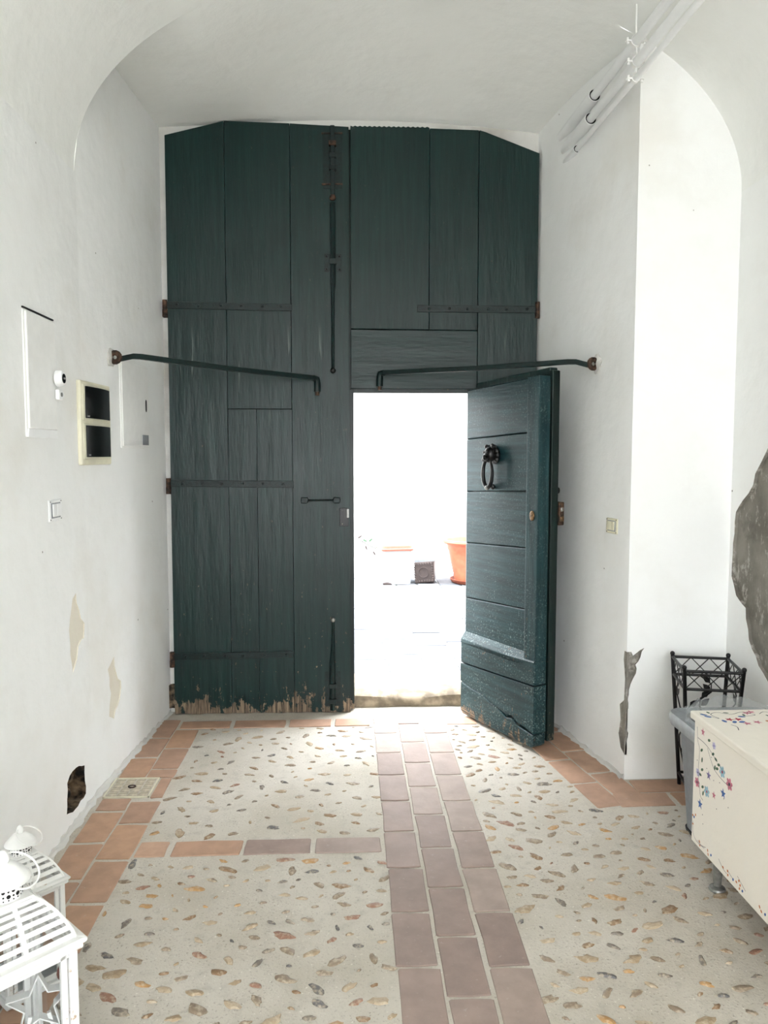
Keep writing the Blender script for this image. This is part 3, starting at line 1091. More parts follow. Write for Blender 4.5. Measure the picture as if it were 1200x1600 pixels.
def stay(label, eye, hook, nrm):
    e = thing('door_stay', label, 'iron bar', eye, group='iron stays of the gate')
    A, B = Vector(eye) + Vector(nrm) * .035, Vector(hook)
    d = (B - A).normalized()
    side = d.cross(Vector((0, 0, 1))).normalized()
    p0 = A + d * .012
    mb_ = MB()
    mid = p0.lerp(B, .5) + Vector((0, 0, -.008))
    mb_.tube([p0 + Vector((0, 0, -.006)), p0 + d * .06 + Vector((0, 0, .012)), p0 + d * .10 + Vector((0, 0, .014)), mid + Vector((0, 0, .01)), B - d * .05, B], .0175, square=True)
    mb_.build('bar', 'iron_paint', e, eye, .002)
    MB().tube([B - d * .006, B + d * .018 + Vector((0, 0, -.006)), B + d * .022 + Vector((0, 0, -.03)), B + d * .022 + Vector((0, 0, -.075))], [.017, .019, .020, .019], 10).build('hook', 'iron_paint', e, eye, smooth=True)
    MB().tube([B + d * .022 + Vector((0, 0, -.07)), B + d * .022 + Vector((0, 0, -.095))], .011, 8).build('hook_tip', 'rust', e, eye, smooth=True)
    # wall eye: a ring on a short spike with a mortar collar
    c = Vector(eye) + Vector(nrm) * .022
    mb_ = MB()
    ring = []
    for k in range(14):
        a = 2 * PI * k / 14
        ring.append(c + Vector(nrm) * .021 * math.cos(a) + Vector((0, 0, .021 * math.sin(a))))
    mb_.tube(ring, .0125, 8, closed=True)
    mb_.tube([Vector(eye) - Vector(nrm) * .02, c - Vector(nrm) * .02], .012, 8)
    mb_.build('wall_eye', 'rust', e, eye, smooth=True)
    r = random.Random(int(eye[0] * 100))
    mb_ = MB()
    n = 14
    yax = Vector((0, 0, 1)).cross(Vector(nrm)).normalized()
    vs_ = []
    for rad, hh in ((.05, -.004), (.044, .006), (.02, .012)):
        for k in range(n):
            a = 2 * PI * k / n
            q = rad * r.uniform(.75, 1.15)
            vs_.append(tuple(Vector(eye) + yax * q * math.cos(a) + Vector((0, 0, q * math.sin(a))) + Vector(nrm) * hh))
    fs_ = [(k_ * n + i, k_ * n + (i + 1) % n, (k_ + 1) * n + (i + 1) % n, (k_ + 1) * n + i) for k_ in range(2) for i in range(n)] + [tuple(range(2 * n, 3 * n))]
    mb_.add(vs_, fs_)
    mb_.build('mortar_collar', 'plaster_dirty', e, eye)
    return e


stay('green iron stay bar from the white box wall to the closed leaf', (x_left(3.63), 3.63, 1.945), (-.185, 4.335, 1.925), (1, -.06, 0))
stay('green iron stay bar above the open wicket, fixed to the reveal', (x_rev(3.72), 3.72, 1.938), (.20, 4.335, 1.955), (-.98, -.18, 0))

# ------------------------------------------------------------------ boxes and switches on the left wall
a_l = math.atan2(.075, 1.14)


def on_left(name, label, cat, y, z):
    """local x runs along the wall away from the camera, local -y points into the room"""
    e = thing(name, label, cat, (x_left(y), y, z), PI / 2 - (a_l if y > 3.3 else 0))
    return e


# local frame after rotation by 90 degrees: local x -> world +y, local y -> world -x, so local -y faces the room
b = on_left('meter_cabinet', 'white wall cabinet nearest the camera with round black lock', 'wall cabinet', 2.857, 1.56)
MB().box(-.137, .137, -.005, .004, 0, .44).build('frame', 'white_metal', b, bevel=.003)
MB().box(-.130, .130, -.013, -.004, .03, .434).build('door', 'white_metal', b, bevel=.005, seg=2)
MB().prism([(-.137, 0), (.137, 0), (.128, .03), (-.128, .03)], -.010, -.004).build('lower_flange', 'white_plastic', b, bevel=.001)
lo = MB().lathe([(.030, -.018), (.030, -.034), (.026, -.042), (.021, -.044)], 20, (.118, 0, .225), 'y').build('lock', 'white_plastic', b, smooth=True)
MB().lathe([(.020, -.038), (.018, -.0455), (.006, -.047)], 16, (.118, 0, .225), 'y').build('lock_face', 'smoked', lo, smooth=True)
MB().tube([(.11, -.046, .225), (.126, -.046, .225)], .004, 6).build('lock_slot', 'steel', lo, smooth=True)
hp = MB().prism([(.10, .145), (.135, .145), (.15, .158), (.15, .172), (.135, .183), (.10, .183)], -.032, -.016).build('hasp', 'white_plastic', b, bevel=.003)
MB().lathe([(.008, -.030), (.008, -.035), (.003, -.036)], 10, (.122, 0, .165), 'y').build('screw', 'steel', hp, smooth=True)
MB().box(-.137, .137, -.006, .006, .441, .446).build('painted_shadow', 'black_plastic', b)  # black strip painted in as the shade along the cabinet's top edge

b = on_left('breaker_box', 'cream breaker box with two black smoked windows one above the other', 'breaker box', 3.40, 1.455)
mb = MB()
mb.prism([(-.165, 0), (.165, 0), (.165, .352), (-.165, .352)], -.02, .004)
fr_ = mb.build('frame', 'ivory_plastic', b, bevel=.008, seg=2)
for z0 in (.034, .196):
    MB().box(-.150, .150, -.024, -.016, z0 - .010, z0 + .142).build('window_surround', 'ivory_plastic', b, bevel=.006)
    n = 10
    vs, fs = [], []
    for i in range(n + 1):
        x = -.128 + .262 * i / n
        y = -.028 - .012 * math.sin(PI * i / n)
        vs += [(x, y, z0), (x, y, z0 + .132), (x, -.014, z0), (x, -.014, z0 + .132)]
    for i in range(n):
        p = 4 * i
        fs += [(p, p + 4, p + 5, p + 1), (p + 1, p + 5, p + 7, p + 3), (p, p + 2, p + 6, p + 4)]
    fs += [(0, 1, 3, 2), (4 * n, 4 * n + 2, 4 * n + 3, 4 * n + 1)]
    wn = MB().add(vs, fs).build('window', 'smoked', b, smooth=True)
    MB().box(-.118, -.108, -.0345, -.030, z0 + .006, z0 + .011).build('window_mark', 'steel', wn)

b = on_left('junction_box', 'flush white wall box by the gate with narrow dark slot', 'wall box', 3.935, 1.53)
MB().box(-.20, .20, -.006, .004, 0, .425).build('frame', 'white_metal', b, bevel=.002)
MB().box(-.190, .192, -.011, -.005, .010, .416).build('door', 'white_metal', b, bevel=.002)
MB().prism([(.146, .19), (.154, .19), (.160, .20), (.160, .242), (.154, .252), (.146, .252), (.141, .242), (.141, .20)], -.0125, -.010).build('slot', 'black_plastic', b)
MB().box(.085, .178, -.0122, -.0105, .018, .070).build('sticker', 'grey_plastic_light', b)


def switch(e, wd_=.10, ht=.078, plate='white_plastic'):
    MB().box(-wd_ / 2, wd_ / 2, -.006, .002, -ht / 2, ht / 2).build('wall_plate', plate, e, bevel=.003)
    MB().box(-wd_ * .37, wd_ * .37, -.0065, -.002, -ht * .36, ht * .36).build('seat_frame', 'grey_plastic_light', e, bevel=.001)
    for k in (-1, 1):
        x = k * wd_ * .15
        MB().prism([(-.012, -ht * .28), (-.007, -ht * .28), (-.004, ht * .30), (-.012, ht * .30)], x - wd_ * .135, x + wd_ * .135, 'x').build('rocker', plate, e, bevel=.0015)
    for sx in (-1, 1):
        for sz in (-1, 1):
            MB().box(sx * wd_ * .42 - .003, sx * wd_ * .42 + .003, -.0068, -.004, sz * ht * .41 - .002, sz * ht * .41 + .002).build('clip_mark', 'black_plastic', e)


switch(on_left('light_switch', 'white double light switch under the wall cabinets', 'light switch', 2.957, 1.289), .125, .082)
e = thing('light_switch', 'off-white double light switch on the reveal by the pier corner', 'light switch', (x_rev(3.545), 3.545, 1.165), -PI / 2 + math.atan2(.187, 1.046))
switch(e, .10, .072, 'ivory_plastic')

# ------------------------------------------------------------------ conduits under the vault
PA = dict(r=.0195, p=[(1.153, 4.07, 3.185), (1.202, 2.95, 3.192), (1.30, .6, 3.205), (1.36, -1.0, 3.21)], sl=(4.07, 3.70), sr=.030)
PB = dict(r=.0195, p=[(1.160, 4.03, 3.105), (1.214, 2.80, 3.112), (1.31, .6, 3.12), (1.37, -1.0, 3.125)], sl=(4.05, 3.76), sr=.030)
PC = dict(r=.0125, p=[(1.163, 4.03, 3.040), (1.207, 2.68, 3.043), (1.29, .6, 3.05), (1.35, -1.0, 3.05)], sl=(4.03, 3.955), sr=.0215)


def at_y(p, y):
    for a, b_ in zip(p[:-1], p[1:]):
        if b_[1] <= y <= a[1] + 1e-6:
            t_ = (a[1] - y) / (a[1] - b_[1])
            return tuple(a[i] + (b_[i] - a[i]) * t_ for i in range(3))
    return p[0]


for nm, P in (('topmost', PA), ('middle', PB), ('thin lowest', PC)):
    e = thing('conduit_pipe', nm + ' of three white conduit pipes running out of the reveal wall', 'pipe', P['p'][0], group='white conduits under the vault')
    off = P['p'][0]
    MB().tube([at_y(P['p'], P['sl'][1] + .02)] + list(P['p'][1:]), P['r'], 14).build('pipe', 'white_plastic', e, off, smooth=True)
    a0, a1 = Vector(at_y(P['p'], P['sl'][0])), Vector(at_y(P['p'], P['sl'][1]))
    d = (a1 - a0).normalized()
    mb = MB()
    k = 18
    u = d.cross(Vector((0, 0, 1))).normalized()
    v = u.cross(d)
    st = a0 - d * .10
    vs = []
    for c, r in ((st, P['sr']), (a1, P['sr']), (a1, P['sr'] - .003), (a1 - d * .1, P['sr'] - .003)):
        for j in range(k):
            a = 2 * PI * j / k
            vs.append(tuple(c + (u * math.cos(a) + v * math.sin(a)) * r))
    fs = [(q * k + j, q * k + (j + 1) % k, (q + 1) * k + (j + 1) % k, (q + 1) * k + j) for q in range(3) for j in range(k)]
    mb.add(vs, fs)
    mb.build('sleeve', 'white_plastic', e, off, smooth=True)
    MB().tube([a1 - d * .012, a1 - d * .006], P['sr'] - .002, 14).build('sleeve_shade', 'black', e, off)  # black disc stands in for the shade inside the sleeve

YH = 3.235
e = thing('pipe_hanger', 'white threaded rod hanger clamping the three conduits', 'pipe clamp', (at_y(PA['p'], YH)[0], YH, 3.0))
off = tuple(e.location)
pa, pb, pc = (at_y(P['p'], YH) for P in (PA, PB, PC))
MB().tube([(pa[0], YH, pa[2] + .02), (pa[0] - .002, YH, vault(pa[0]) + .01)], .0035, 8).build('threaded_rod', 'white_metal', e, off, smooth=True)
MB().tube([(pb[0], YH, pb[2] + .015), (pa[0], YH, pa[2] - .015)], .0035, 8).build('threaded_rod', 'white_metal', e, off, smooth=True)
MB().tube([(pc[0], YH, pc[2] + .01), (pb[0], YH, pb[2] - .015)], .0035, 8).build('threaded_rod', 'white_metal', e, off, smooth=True)
for p, r in ((pa, .0205), (pb, .0205), (pc, .0125)):
    mb = MB()
    ring = [(p[0] + (r + .002) * math.cos(2 * PI * k / 18), p[2] + (r + .002) * math.sin(2 * PI * k / 18)) for k in range(18)]
    vs = []
    for rad, yy in ((0, -.009), (.003, -.009), (.003, .009), (0, .009)):
        for k in range(18):
            a = 2 * PI * k / 18
            vs.append((p[0] + (r + .0005 + rad) * math.cos(a), YH + yy, p[2] + (r + .0005 + rad) * math.sin(a)))
    fs = [(q * 18 + k, q * 18 + (k + 1) % 18, ((q + 1) % 4) * 18 + (k + 1) % 18, ((q + 1) % 4) * 18 + k) for q in range(4) for k in range(18)]
    cl = mb.add(vs, fs).build('clamp_ring', 'white_metal', e, off, smooth=True)
    for sx in (-1, 1):
        ear = MB().box(p[0] + sx * (r + .012) - .010, p[0] + sx * (r + .012) + .010, YH - .009, YH + .009, p[2] - .003, p[2] + .003)
        ear.tube([(p[0] + sx * (r + .015), YH, p[2] - .012), (p[0] + sx * (r + .015), YH, p[2] + .014)], .005, 8)
        ear.build('clamp_screw', 'white_metal', cl, off, smooth=True)

# ------------------------------------------------------------------ painted cream chest
CX, CY = 1.20, 2.55
ch = thing('chest', 'cream painted low chest with flower decoration on short metal legs', 'chest', (CX, CY, 0))
BD = MB().box(0, .48, -1.15, 0, .15, .585).build('body', 'cream', ch, bevel=.004)
LD = MB().box(-.012, .50, -1.165, .012, .586, .612).build('lid', 'cream', ch, bevel=.005, seg=2)
for x in (.07, .41):
    for y in (-.06, -1.08):
        lg = MB().lathe([(.022, .152), (.020, .12), (.012, .016), (.012, .010)], 14, (x, y, 0)).build('leg', 'steel', ch, smooth=True)
        MB().lathe([(.014, .016), (.026, .010), (.029, .003), (.027, 0)], 16, (x, y, 0)).build('foot_disc', 'steel', lg, smooth=True)
PAINTS = ['p_red', 'p_pink', 'p_blue', 'p_sky', 'p_green', 'p_violet', 'p_orange', 'p_ink', 'p_lilac']
PIX = {k: i for i, k in enumerate(PAINTS)}


class Decal:
    """flat painted figures: to3 maps (u, v) on the face to local space just off it"""
    def __init__(s, to3, parent):
        s.to3, s.parent = to3, parent
        s.h = 0
        s.dots = MB()

    def begin(s):
        s.mb = MB()

    def end(s, name):
        s.mb.build(name, PAINTS, s.parent, fix=False)

    def poly(s, pts, col, mb=None):
        mb = mb or s.mb
        mb.cur = PIX[col]
        s.h += 1
        lift = .0003 + .00003 * (s.h % 12)
        mb.add([s.to3(p[0], p[1], lift) for p in pts], [tuple(range(len(pts)))])

    def oval(s, u, v, r, col, e=1.0, a=0.0, n=8, mb=None):
        pts = []
        for k in range(n):
            t_ = 2 * PI * k / n
            x, y = r * math.cos(t_), r * e * math.sin(t_)
            pts.append((u + x * math.cos(a) - y * math.sin(a), v + x * math.sin(a) + y * math.cos(a)))
        s.poly(pts, col, mb)

    def dot(s, u, v, r, col, e=1.0, a=0.0, n=8):
        if r < .004:
            s.oval(u, v, r, col, e, a, n, s.dots)
        else:
            s.begin()
            s.oval(u, v, r, col, e, a, n)
            s.end('painted_leaf' if col == 'p_green' else 'painted_petal')

    def flower(s, u, v, r, col, centre, n=6):
        s.begin()
        for k in range(n):
            t_ = 2 * PI * k / n + .3
            s.oval(u + r * .58 * math.cos(t_), v + r * .58 * math.sin(t_), r * .42, col, .75, t_)
        s.oval(u, v, r * .26, centre)
        s.end('painted_flower')

    def star(s, u, v, r, col, n=5, a=.4):
        s.begin()
        pts = []
        for k in range(2 * n):
            q = r if k % 2 == 0 else r * .42
            pts.append((u + q * math.cos(a + PI * k / n), v + q * math.sin(a + PI * k / n)))
        for k in range(0, 2 * n, 2):
            s.poly([(u, v), pts[k - 1], pts[k], pts[k + 1]], col)
        s.end('painted_flower')

    def line(s, pts, w_, col='p_ink'):
        s.begin()
        for p, q in zip(pts[:-1], pts[1:]):
            d_ = Vector((q[0] - p[0], q[1] - p[1]))
            if d_.length < 1e-6:
                continue
            nn = Vector((-d_.y, d_.x)).normalized() * w_
            s.poly([(p[0] + nn.x, p[1] + nn.y), (p[0] - nn.x, p[1] - nn.y), (q[0] - nn.x, q[1] - nn.y), (q[0] + nn.x, q[1] + nn.y)], col)
        s.end('painted_stem')


def curve(pts, n=8):
    out = []
    P = [pts[0]] + list(pts) + [pts[-1]]
    for i in range(1, len(P) - 2):
        for k in range(n):
            t_ = k / n
            out.append(tuple(.5 * (2 * P[i][j] + (P[i + 1][j] - P[i - 1][j]) * t_ + (2 * P[i - 1][j] - 5 * P[i][j] + 4 * P[i + 1][j] - P[i + 2][j]) * t_ * t_
                                   + (3 * P[i][j] - P[i - 1][j] - 3 * P[i + 1][j] + P[i + 2][j]) * t_ ** 3) for j in range(2)))
    return out + [pts[-1]]


# left face: u = distance from the far corner towards the camera, v = height
D = Decal(lambda u, v, h: (-h, -u, v), BD)
D.line(curve([(.022, .565), (.03, .52), (.045, .49), (.04, .42), (.05, .36)]), .0009)
D.line(curve([(.03, .53), (.10, .525), (.17, .50)]), .0009)
D.line(curve([(.10, .52), (.15, .47), (.22, .455), (.26, .46)]), .0009)
D.line(curve([(.05, .38), (.06, .34), (.08, .33)]), .0009)
for (u, v, r, c1, c2) in ((.205, .482, .020, 'p_sky', 'p_red'), (.252, .462, .021, 'p_pink', 'p_ink'), (.105, .372, .020, 'p_sky', 'p_red'), (.033, .373, .018, 'p_pink', 'p_ink'),
                          (.038, .41, .015, 'p_lilac', 'p_ink'), (.145, .545, .013, 'p_lilac', 'p_violet')):
    D.flower(u, v, r, c1, c2)
for (u, v, c1, r) in ((.065, .562, 'p_pink', .015), (.115, .432, 'p_violet', .017), (.215, .415, 'p_blue', .018), (.06, .308, 'p_blue', .019), (.155, .382, 'p_pink', .014)):
    D.star(u, v, r, c1)
for (u, v, a) in ((.11, .55, .3), (.14, .515, .5), (.16, .505, -.2), (.18, .495, .3), (.155, .475, 1.3), (.17, .478, .4), (.06, .497, .6), (.065, .465, 1.4), (.068, .432, .5), (.055, .41, 0),
                  (.075, .375, .5), (.08, .355, 1.2)):
    D.dot(u, v, .010, 'p_green', .5, a)
for (u, v) in ((.13, .50), (.22, .40), (.25, .385), (.175, .345), (.08, .28), (.085, .25), (.10, .45), (.15, .43), (.19, .44), (.03, .45)):
    D.dot(u, v, .0022, 'p_ink', 1, 0, 6)
# sprigs along the lower edge
D.line(curve([(.012, .225), (.014, .19), (.03, .172), (.06, .168), (.10, .172)]), .0008)
for (u, v) in ((.01, .245), (.03, .255), (.012, .215), (.065, .178), (.068, .166), (.125, .178), (.128, .166), (.23, .178), (.26, .182), (.262, .170), (.33, .19), (.338, .18), (.315, .178), (.335, .168), (.45, .18), (.46, .172), (.56, .18)):
    D.dot(u, v, .0055, 'p_orange', .7, u * 40)
for (u, v) in ((.02, .243), (.148, .174), (.295, .174), (.352, .170), (.48, .175)):
    D.dot(u, v, .006, 'p_blue', .7, .8)
D.line(curve([(.05, .175), (.08, .172), (.11, .18)]), .0008)
D.line(curve([(.20, .19), (.23, .174), (.255, .17)]), .0008)
D.line(curve([(.255, .184), (.275, .180), (.295, .175)]), .0008)
D.line(curve([(.32, .20), (.345, .19), (.37, .18)]), .0008)
D.dots.build('painted_specks', PAINTS, BD, fix=False)['kind'] = 'stuff'
# lid: u to the right from the left edge, v towards the camera from the far edge
D = Decal(lambda u, v, h: (u - .012, .012 - v, .612 + h), LD)
for (u, v, c1) in ((.09, .10, 'p_red'), (.12, .10, 'p_red'), (.18, .04, 'p_pink'), (.30, .11, 'p_red'), (.33, .105, 'p_violet'), (.42, .05, 'p_red'), (.45, .04, 'p_red'), (.44, .07, 'p_pink'), (.34, .05, 'p_pink'),
                   (.20, .03, 'p_pink'), (.13, .14, 'p_pink'), (.17, .13, 'p_pink'), (.38, .035, 'p_pink')):
    D.star(u, v, .017, c1, 5, u * 17)
for (u, v) in ((.065, .115), (.095, .125), (.12, .125), (.33, .035), (.35, .045), (.145, .075), (.025, .05), (.03, .07)):
    D.dot(u, v, .013, 'p_blue', .55, u * 23)
for (u, v) in ((.21, .12), (.36, .10), (.40, .09)):
    D.dot(u, v, .007, 'p_orange')
for (u, v) in ((.05, .03), (.11, .035), (.16, .06), (.27, .05), (.29, .03), (.40, .03), (.24, .07), (.47, .06)):
    D.dot(u, v, .010, 'p_green', .5, u * 31)
D.line(curve([(.02, .03), (.035, .06), (.06, .09), (.05, .05), (.08, .03), (.12, .05), (.17, .03), (.20, .06), (.16, .07)]), .0013)
D.line(curve([(.22, .05), (.25, .03), (.28, .06), (.32, .03), (.36, .06), (.41, .03), (.47, .05)]), .0013)
D.line(curve([(.07, .15), (.08, .17), (.07, .20)]), .0013)

# ------------------------------------------------------------------ grey waste bin with a bag
bx, by = 1.485, 2.79
bn = thing('waste_bin', 'grey plastic waste bin standing behind the cream chest', 'bin', (bx, by, 0))


def rrect(hx, hy, r, n=5):
    pts = []
    for cx, cy, a0 in ((hx - r, hy - r, 0), (-hx + r, hy - r, PI / 2), (-hx + r, -hy + r, PI), (hx - r, -hy + r, 1.5 * PI)):
        for k in range(n + 1):
            a = a0 + PI / 2 * k / n
            pts.append((cx + r * math.cos(a), cy + r * math.sin(a)))
    return pts


def loft(rings, cap0=True, cap1=False):
    mb_ = MB()
    n = len(rings[0][0])
    vs_ = [(p[0], p[1], z) for ring, z in rings for p in ring]
    fs_ = [(k * n + i, k * n + (i + 1) % n, (k + 1) * n + (i + 1) % n, (k + 1) * n + i) for k in range(len(rings) - 1) for i in range(n)]
    if cap0:
        fs_.append(tuple(range(n - 1, -1, -1)))
    if cap1:
        fs_.append(tuple(range((len(rings) - 1) * n, len(rings) * n)))
    return mb_.add(vs_, fs_)


loft([(rrect(.132, .152, .04), .008), (rrect(.165, .178, .045), .44), (rrect(.160, .173, .045), .44), (rrect(.128, .148, .04), .02)]).build('body', 'grey_plastic', bn, smooth=True)
loft([(rrect(.168, .181, .05), .405), (rrect(.196, .208, .06), .425), (rrect(.202, .214, .06), .455), (rrect(.195, .207, .06), .472), (rrect(.150, .160, .05), .468), (rrect(.150, .160, .05), .44)], False).build('rim', 'grey_plastic_light', bn, smooth=True)
loft([(rrect(.136, .156, .04), 0), (rrect(.138, .158, .04), .012), (rrect(.128, .148, .04), .014)]).build('foot_rim', 'black_plastic', bn, smooth=True)
rg = random.Random(77)
vs, fs = [], []
n, m_ = 40, 5
for k in range(m_):
    for i in range(n):
        a = 2 * PI * i / n
        q = (.95, 1.04, 1.02, .85, .7)[k] + rg.uniform(-.07, .07)
        vs.append((.165 * q * math.cos(a) * 1.1, .165 * q * math.sin(a) * 1.15, (.45, .476, .505, .522, .49)[k] + rg.uniform(-.014, .018)))
fs = [(k * n + i, k * n + (i + 1) % n, (k + 1) * n + (i + 1) % n, (k + 1) * n + i) for k in range(m_ - 1) for i in range(n)]
MB().add(vs, fs).build('bin_bag', 'bag', bn, smooth=True)

# ------------------------------------------------------------------ black wire plant stand
ps = thing('plant_stand', 'black wire plant stand with leaf vines in the pier corner', 'plant stand', (1.545, 3.185, 0), math.radians(-12))
TZ, tb, bb = .606, .118, .082


def corner(sx, sy, z):
    k = bb + (tb - bb) * z / TZ
    lean = 1 - z / TZ
    return Vector((sx * k + .012 * lean, sy * k + .05 * lean, z))


for sx in (-1, 1):
    for sy in (-1, 1):
        lg = MB().tube([corner(sx, sy, 0), corner(sx, sy, TZ)], .0085, 10).build('leg', 'iron_black', ps, smooth=True)
        MB().ball(tuple(corner(sx, sy, TZ + .004)), .0105, 10).build('ball_cap', 'iron_black', lg, smooth=True)
sides = [((-1, -1), (1, -1)), ((1, -1), (1, 1)), ((1, 1), (-1, 1)), ((-1, 1), (-1, -1))]
for a, b_ in sides:
    for z in (.595, .515, .06):
        MB().tube([corner(*a, z), corner(*b_, z)], .0065, 8).build('rail', 'iron_black', ps, smooth=True)
    # lattice of thin wires between the two top rails
    for k in range(3):
        for s_ in (0, 1):
            t0, t1 = k / 3, (k + 1) / 3
            z0, z1 = (.515, .595) if s_ else (.595, .515)
            p0 = corner(*a, z0).lerp(corner(*b_, z0), t0)
            p1 = corner(*a, z1).lerp(corner(*b_, z1), t1)
            MB().tube([p0, p1], .0022, 6).build('wire', 'iron_black', ps)
    # vine with leaves climbing each side
    vn = MB()
    pts = []
    for k in range(13):
        z = .06 + .455 * k / 12
        t_ = .5 + .26 * math.sin(k * 1.05)
        pts.append(corner(*a, z).lerp(corner(*b_, z), t_))
    vn.tube(pts, .003, 6)
    v_ = vn.build('vine', 'iron_black', ps, smooth=True)
    for k in (2, 4, 6, 8, 10, 11):
        p = pts[k]
        d = (corner(*b_, .3) - corner(*a, .3)).normalized() * (1 if k % 4 else -1)
        up = Vector((0, 0, 1))
        dr = (d * .7 + up * .7).normalized()
        pr_ = (d * -.7 + up * .7).normalized()
        nn = d.cross(up)
        tip = p + dr * .052
        leaf = [p + dr * .006, p + dr * .022 + pr_ * .013, p + dr * .036 + pr_ * .010, tip, p + dr * .036 - pr_ * .010, p + dr * .022 - pr_ * .013]
        mb = MB()
        vs = [tuple(q + nn * .0012) for q in leaf] + [tuple(q - nn * .0012) for q in leaf]
        mb.add(vs, [(0, 1, 2, 3, 4, 5), (11, 10, 9, 8, 7, 6)] + [(i, (i + 1) % 6, 6 + (i + 1) % 6, 6 + i) for i in range(6)])
        mb.build('leaf', 'iron_black', v_)

# ------------------------------------------------------------------ two white lanterns


def lantern(label, loc, rz, S, H, n_slat, seed):
    """S: side of the body, H: height of the top frame"""
    e = thing('lantern', label, 'lantern', loc, rz, group='white metal lanterns by the wall')
    h = S / 2
    q = S / .25
    MB().box(-h * 1.06, h * 1.06, -h * 1.06, h * 1.06, .004, .022 * q).build('base_plate', 'white_worn', e, bevel=.003)
    MB().box(-h * .96, h * .96, -h * .96, h * .96, .022 * q, .036 * q).build('base_step', 'white_worn', e, bevel=.003)
    pw = .0105 * q
    for sx in (-1, 1):
        for sy in (-1, 1):
            x, y = sx * (h - pw * 1.5), sy * (h - pw * 1.5)
            MB().box(x - pw, x + pw, y - pw, y + pw, .03 * q, H - .028 * q).build('post', 'white_worn', e, bevel=.002)
            MB().box(x - pw * .6, x + pw * .6, y - pw * .6, y + pw * .6, 0, .006).build('foot', 'white_worn', e)
    for k in range(4):
        R = Matrix.Rotation(k * PI / 2, 4, 'Z')
        mb_ = MB()
        mb_.M = R
        mb_.box(-h + pw, h - pw, -h + pw * 1.0, -h + pw * 2.0, H - .046 * q, H - .026 * q)
        mb_.box(-h + pw, h - pw, -h + pw * 1.0, -h + pw * 2.0, .034 * q, .05 * q)
        for sx in (-1, 1):
            xx = sx * (h - pw * 3.6)
            mb_.box(xx - pw * .7, xx + pw * .7, -h + pw * 1.0, -h + pw * 2.0, .034 * q, H - .03 * q)
        df = mb_.build('pane_frame', 'white_worn', e)
        mb_ = MB()
        mb_.M = R
        mb_.box(-h + pw * 3.8, h - pw * 3.8, -h + pw * 1.45, -h + pw * 1.65, .045 * q, H - .04 * q)
        mb_.build('pane', 'glass', df)
    # stepped top frame
    mb_ = MB()
    for k in range(4):
        mb_.M = Matrix.Rotation(k * PI / 2, 4, 'Z')
        mb_.prism([(-h * 1.04, -h * 1.04), (h * 1.04, -h * 1.04), (h * .78, -h * .78), (-h * .78, -h * .78)], H - .028 * q, H - .014 * q, 'z')
    mb_.build('top_frame', 'white_worn', e, bevel=.002)
    mb_ = MB()
    for k in range(4):
        mb_.M = Matrix.Rotation(k * PI / 2, 4, 'Z')
        mb_.prism([(-h * 1.10, -h * 1.10), (h * 1.10, -h * 1.10), (h * .84, -h * .84), (-h * .84, -h * .84)], H - .013 * q, H, 'z')
    mb_.build('top_frame', 'white_worn', e, bevel=.003)
    # slatted bell roof
    RH = .105 * q
    top_w = h * .36

    def prof(t_):                      # t 0 at the eaves, 1 at the cap
        w_ = h * .93 + (top_w - h * .93) * (t_ ** 1.25)
        return w_, H + RH * (math.sin(t_ * PI / 2) * .55 + t_ * .45)
    for k in range(4):
        R = Matrix.Rotation(k * PI / 2, 4, 'Z')
        for i in range(n_slat):
            ta, tb_ = (i + .0) / n_slat, (i + .58) / n_slat
            wa, za = prof(ta)
            wb, zb = prof(tb_)
            nrm = Vector((0, -(zb - za), -(wa - wb))).normalized() * -.0025 * q
            vs_ = [(-wa, -wa, za), (wa, -wa, za), (wb, -wb, zb), (-wb, -wb, zb)]
            nn = Vector((0, -(zb - za), (wa - wb))).normalized()
            vs_ += [tuple(Vector(p) - Vector((0, nn.y, nn.z)) * .003 * q) for p in vs_]
            mb_ = MB()
            mb_.M = R
            mb_.add(vs_, [(0, 1, 2, 3), (7, 6, 5, 4), (0, 4, 5, 1), (1, 5, 6, 2), (2, 6, 7, 3), (3, 7, 4, 0)])
            mb_.build('slat', 'white_metal', e)
        mb_ = MB()
        mb_.M = R
        rib = [(0, -prof(t_ / 8)[0] + .003, prof(t_ / 8)[1] - .004 * q) for t_ in range(9)]
        mb_.tube(rib, .008 * q, 4, square=True)
        mb_.build('rib', 'white_worn', e)
        mb_ = MB()
        mb_.M = R
        hip = [(-prof(t_ / 8)[0], -prof(t_ / 8)[0], prof(t_ / 8)[1]) for t_ in range(9)]
        mb_.tube(hip, .0042 * q, 6)
        mb_.build('hip_rib', 'white_metal', e)
    ZC = H + RH
    MB().box(-top_w * 1.12, top_w * 1.12, -top_w * 1.12, top_w * 1.12, ZC - .003 * q, ZC + .004 * q).build('cap_plate', 'white_metal', e, bevel=.002)
    cr = .040 * q
    col_ = MB().lathe([(cr * 1.03, ZC + .002), (cr, ZC + .006 * q), (cr, ZC + .038 * q), (cr * 1.03, ZC + .042 * q)], 28, capped=False).build('collar', 'white_metal', e, smooth=True)
    mb_ = MB()
    for k in range(22):                # dark pierced holes round the collar
        a = 2 * PI * k / 22
        for zz_, rr_ in ((.030, .0042 if k % 2 else .0026), (.018, .0024 if k % 2 else .005), (.009, .0018)):
            mb_.M = Matrix.Rotation(a, 4, 'Z') @ Matrix.Translation((cr + .0004, 0, ZC + zz_ * q))
            mb_.lathe([(rr_ * q, -.001), (rr_ * q, .0004)], 8, axis='x')
    mb_.build('pierced_holes', 'black_plastic', col_)
    zc = ZC + .042 * q
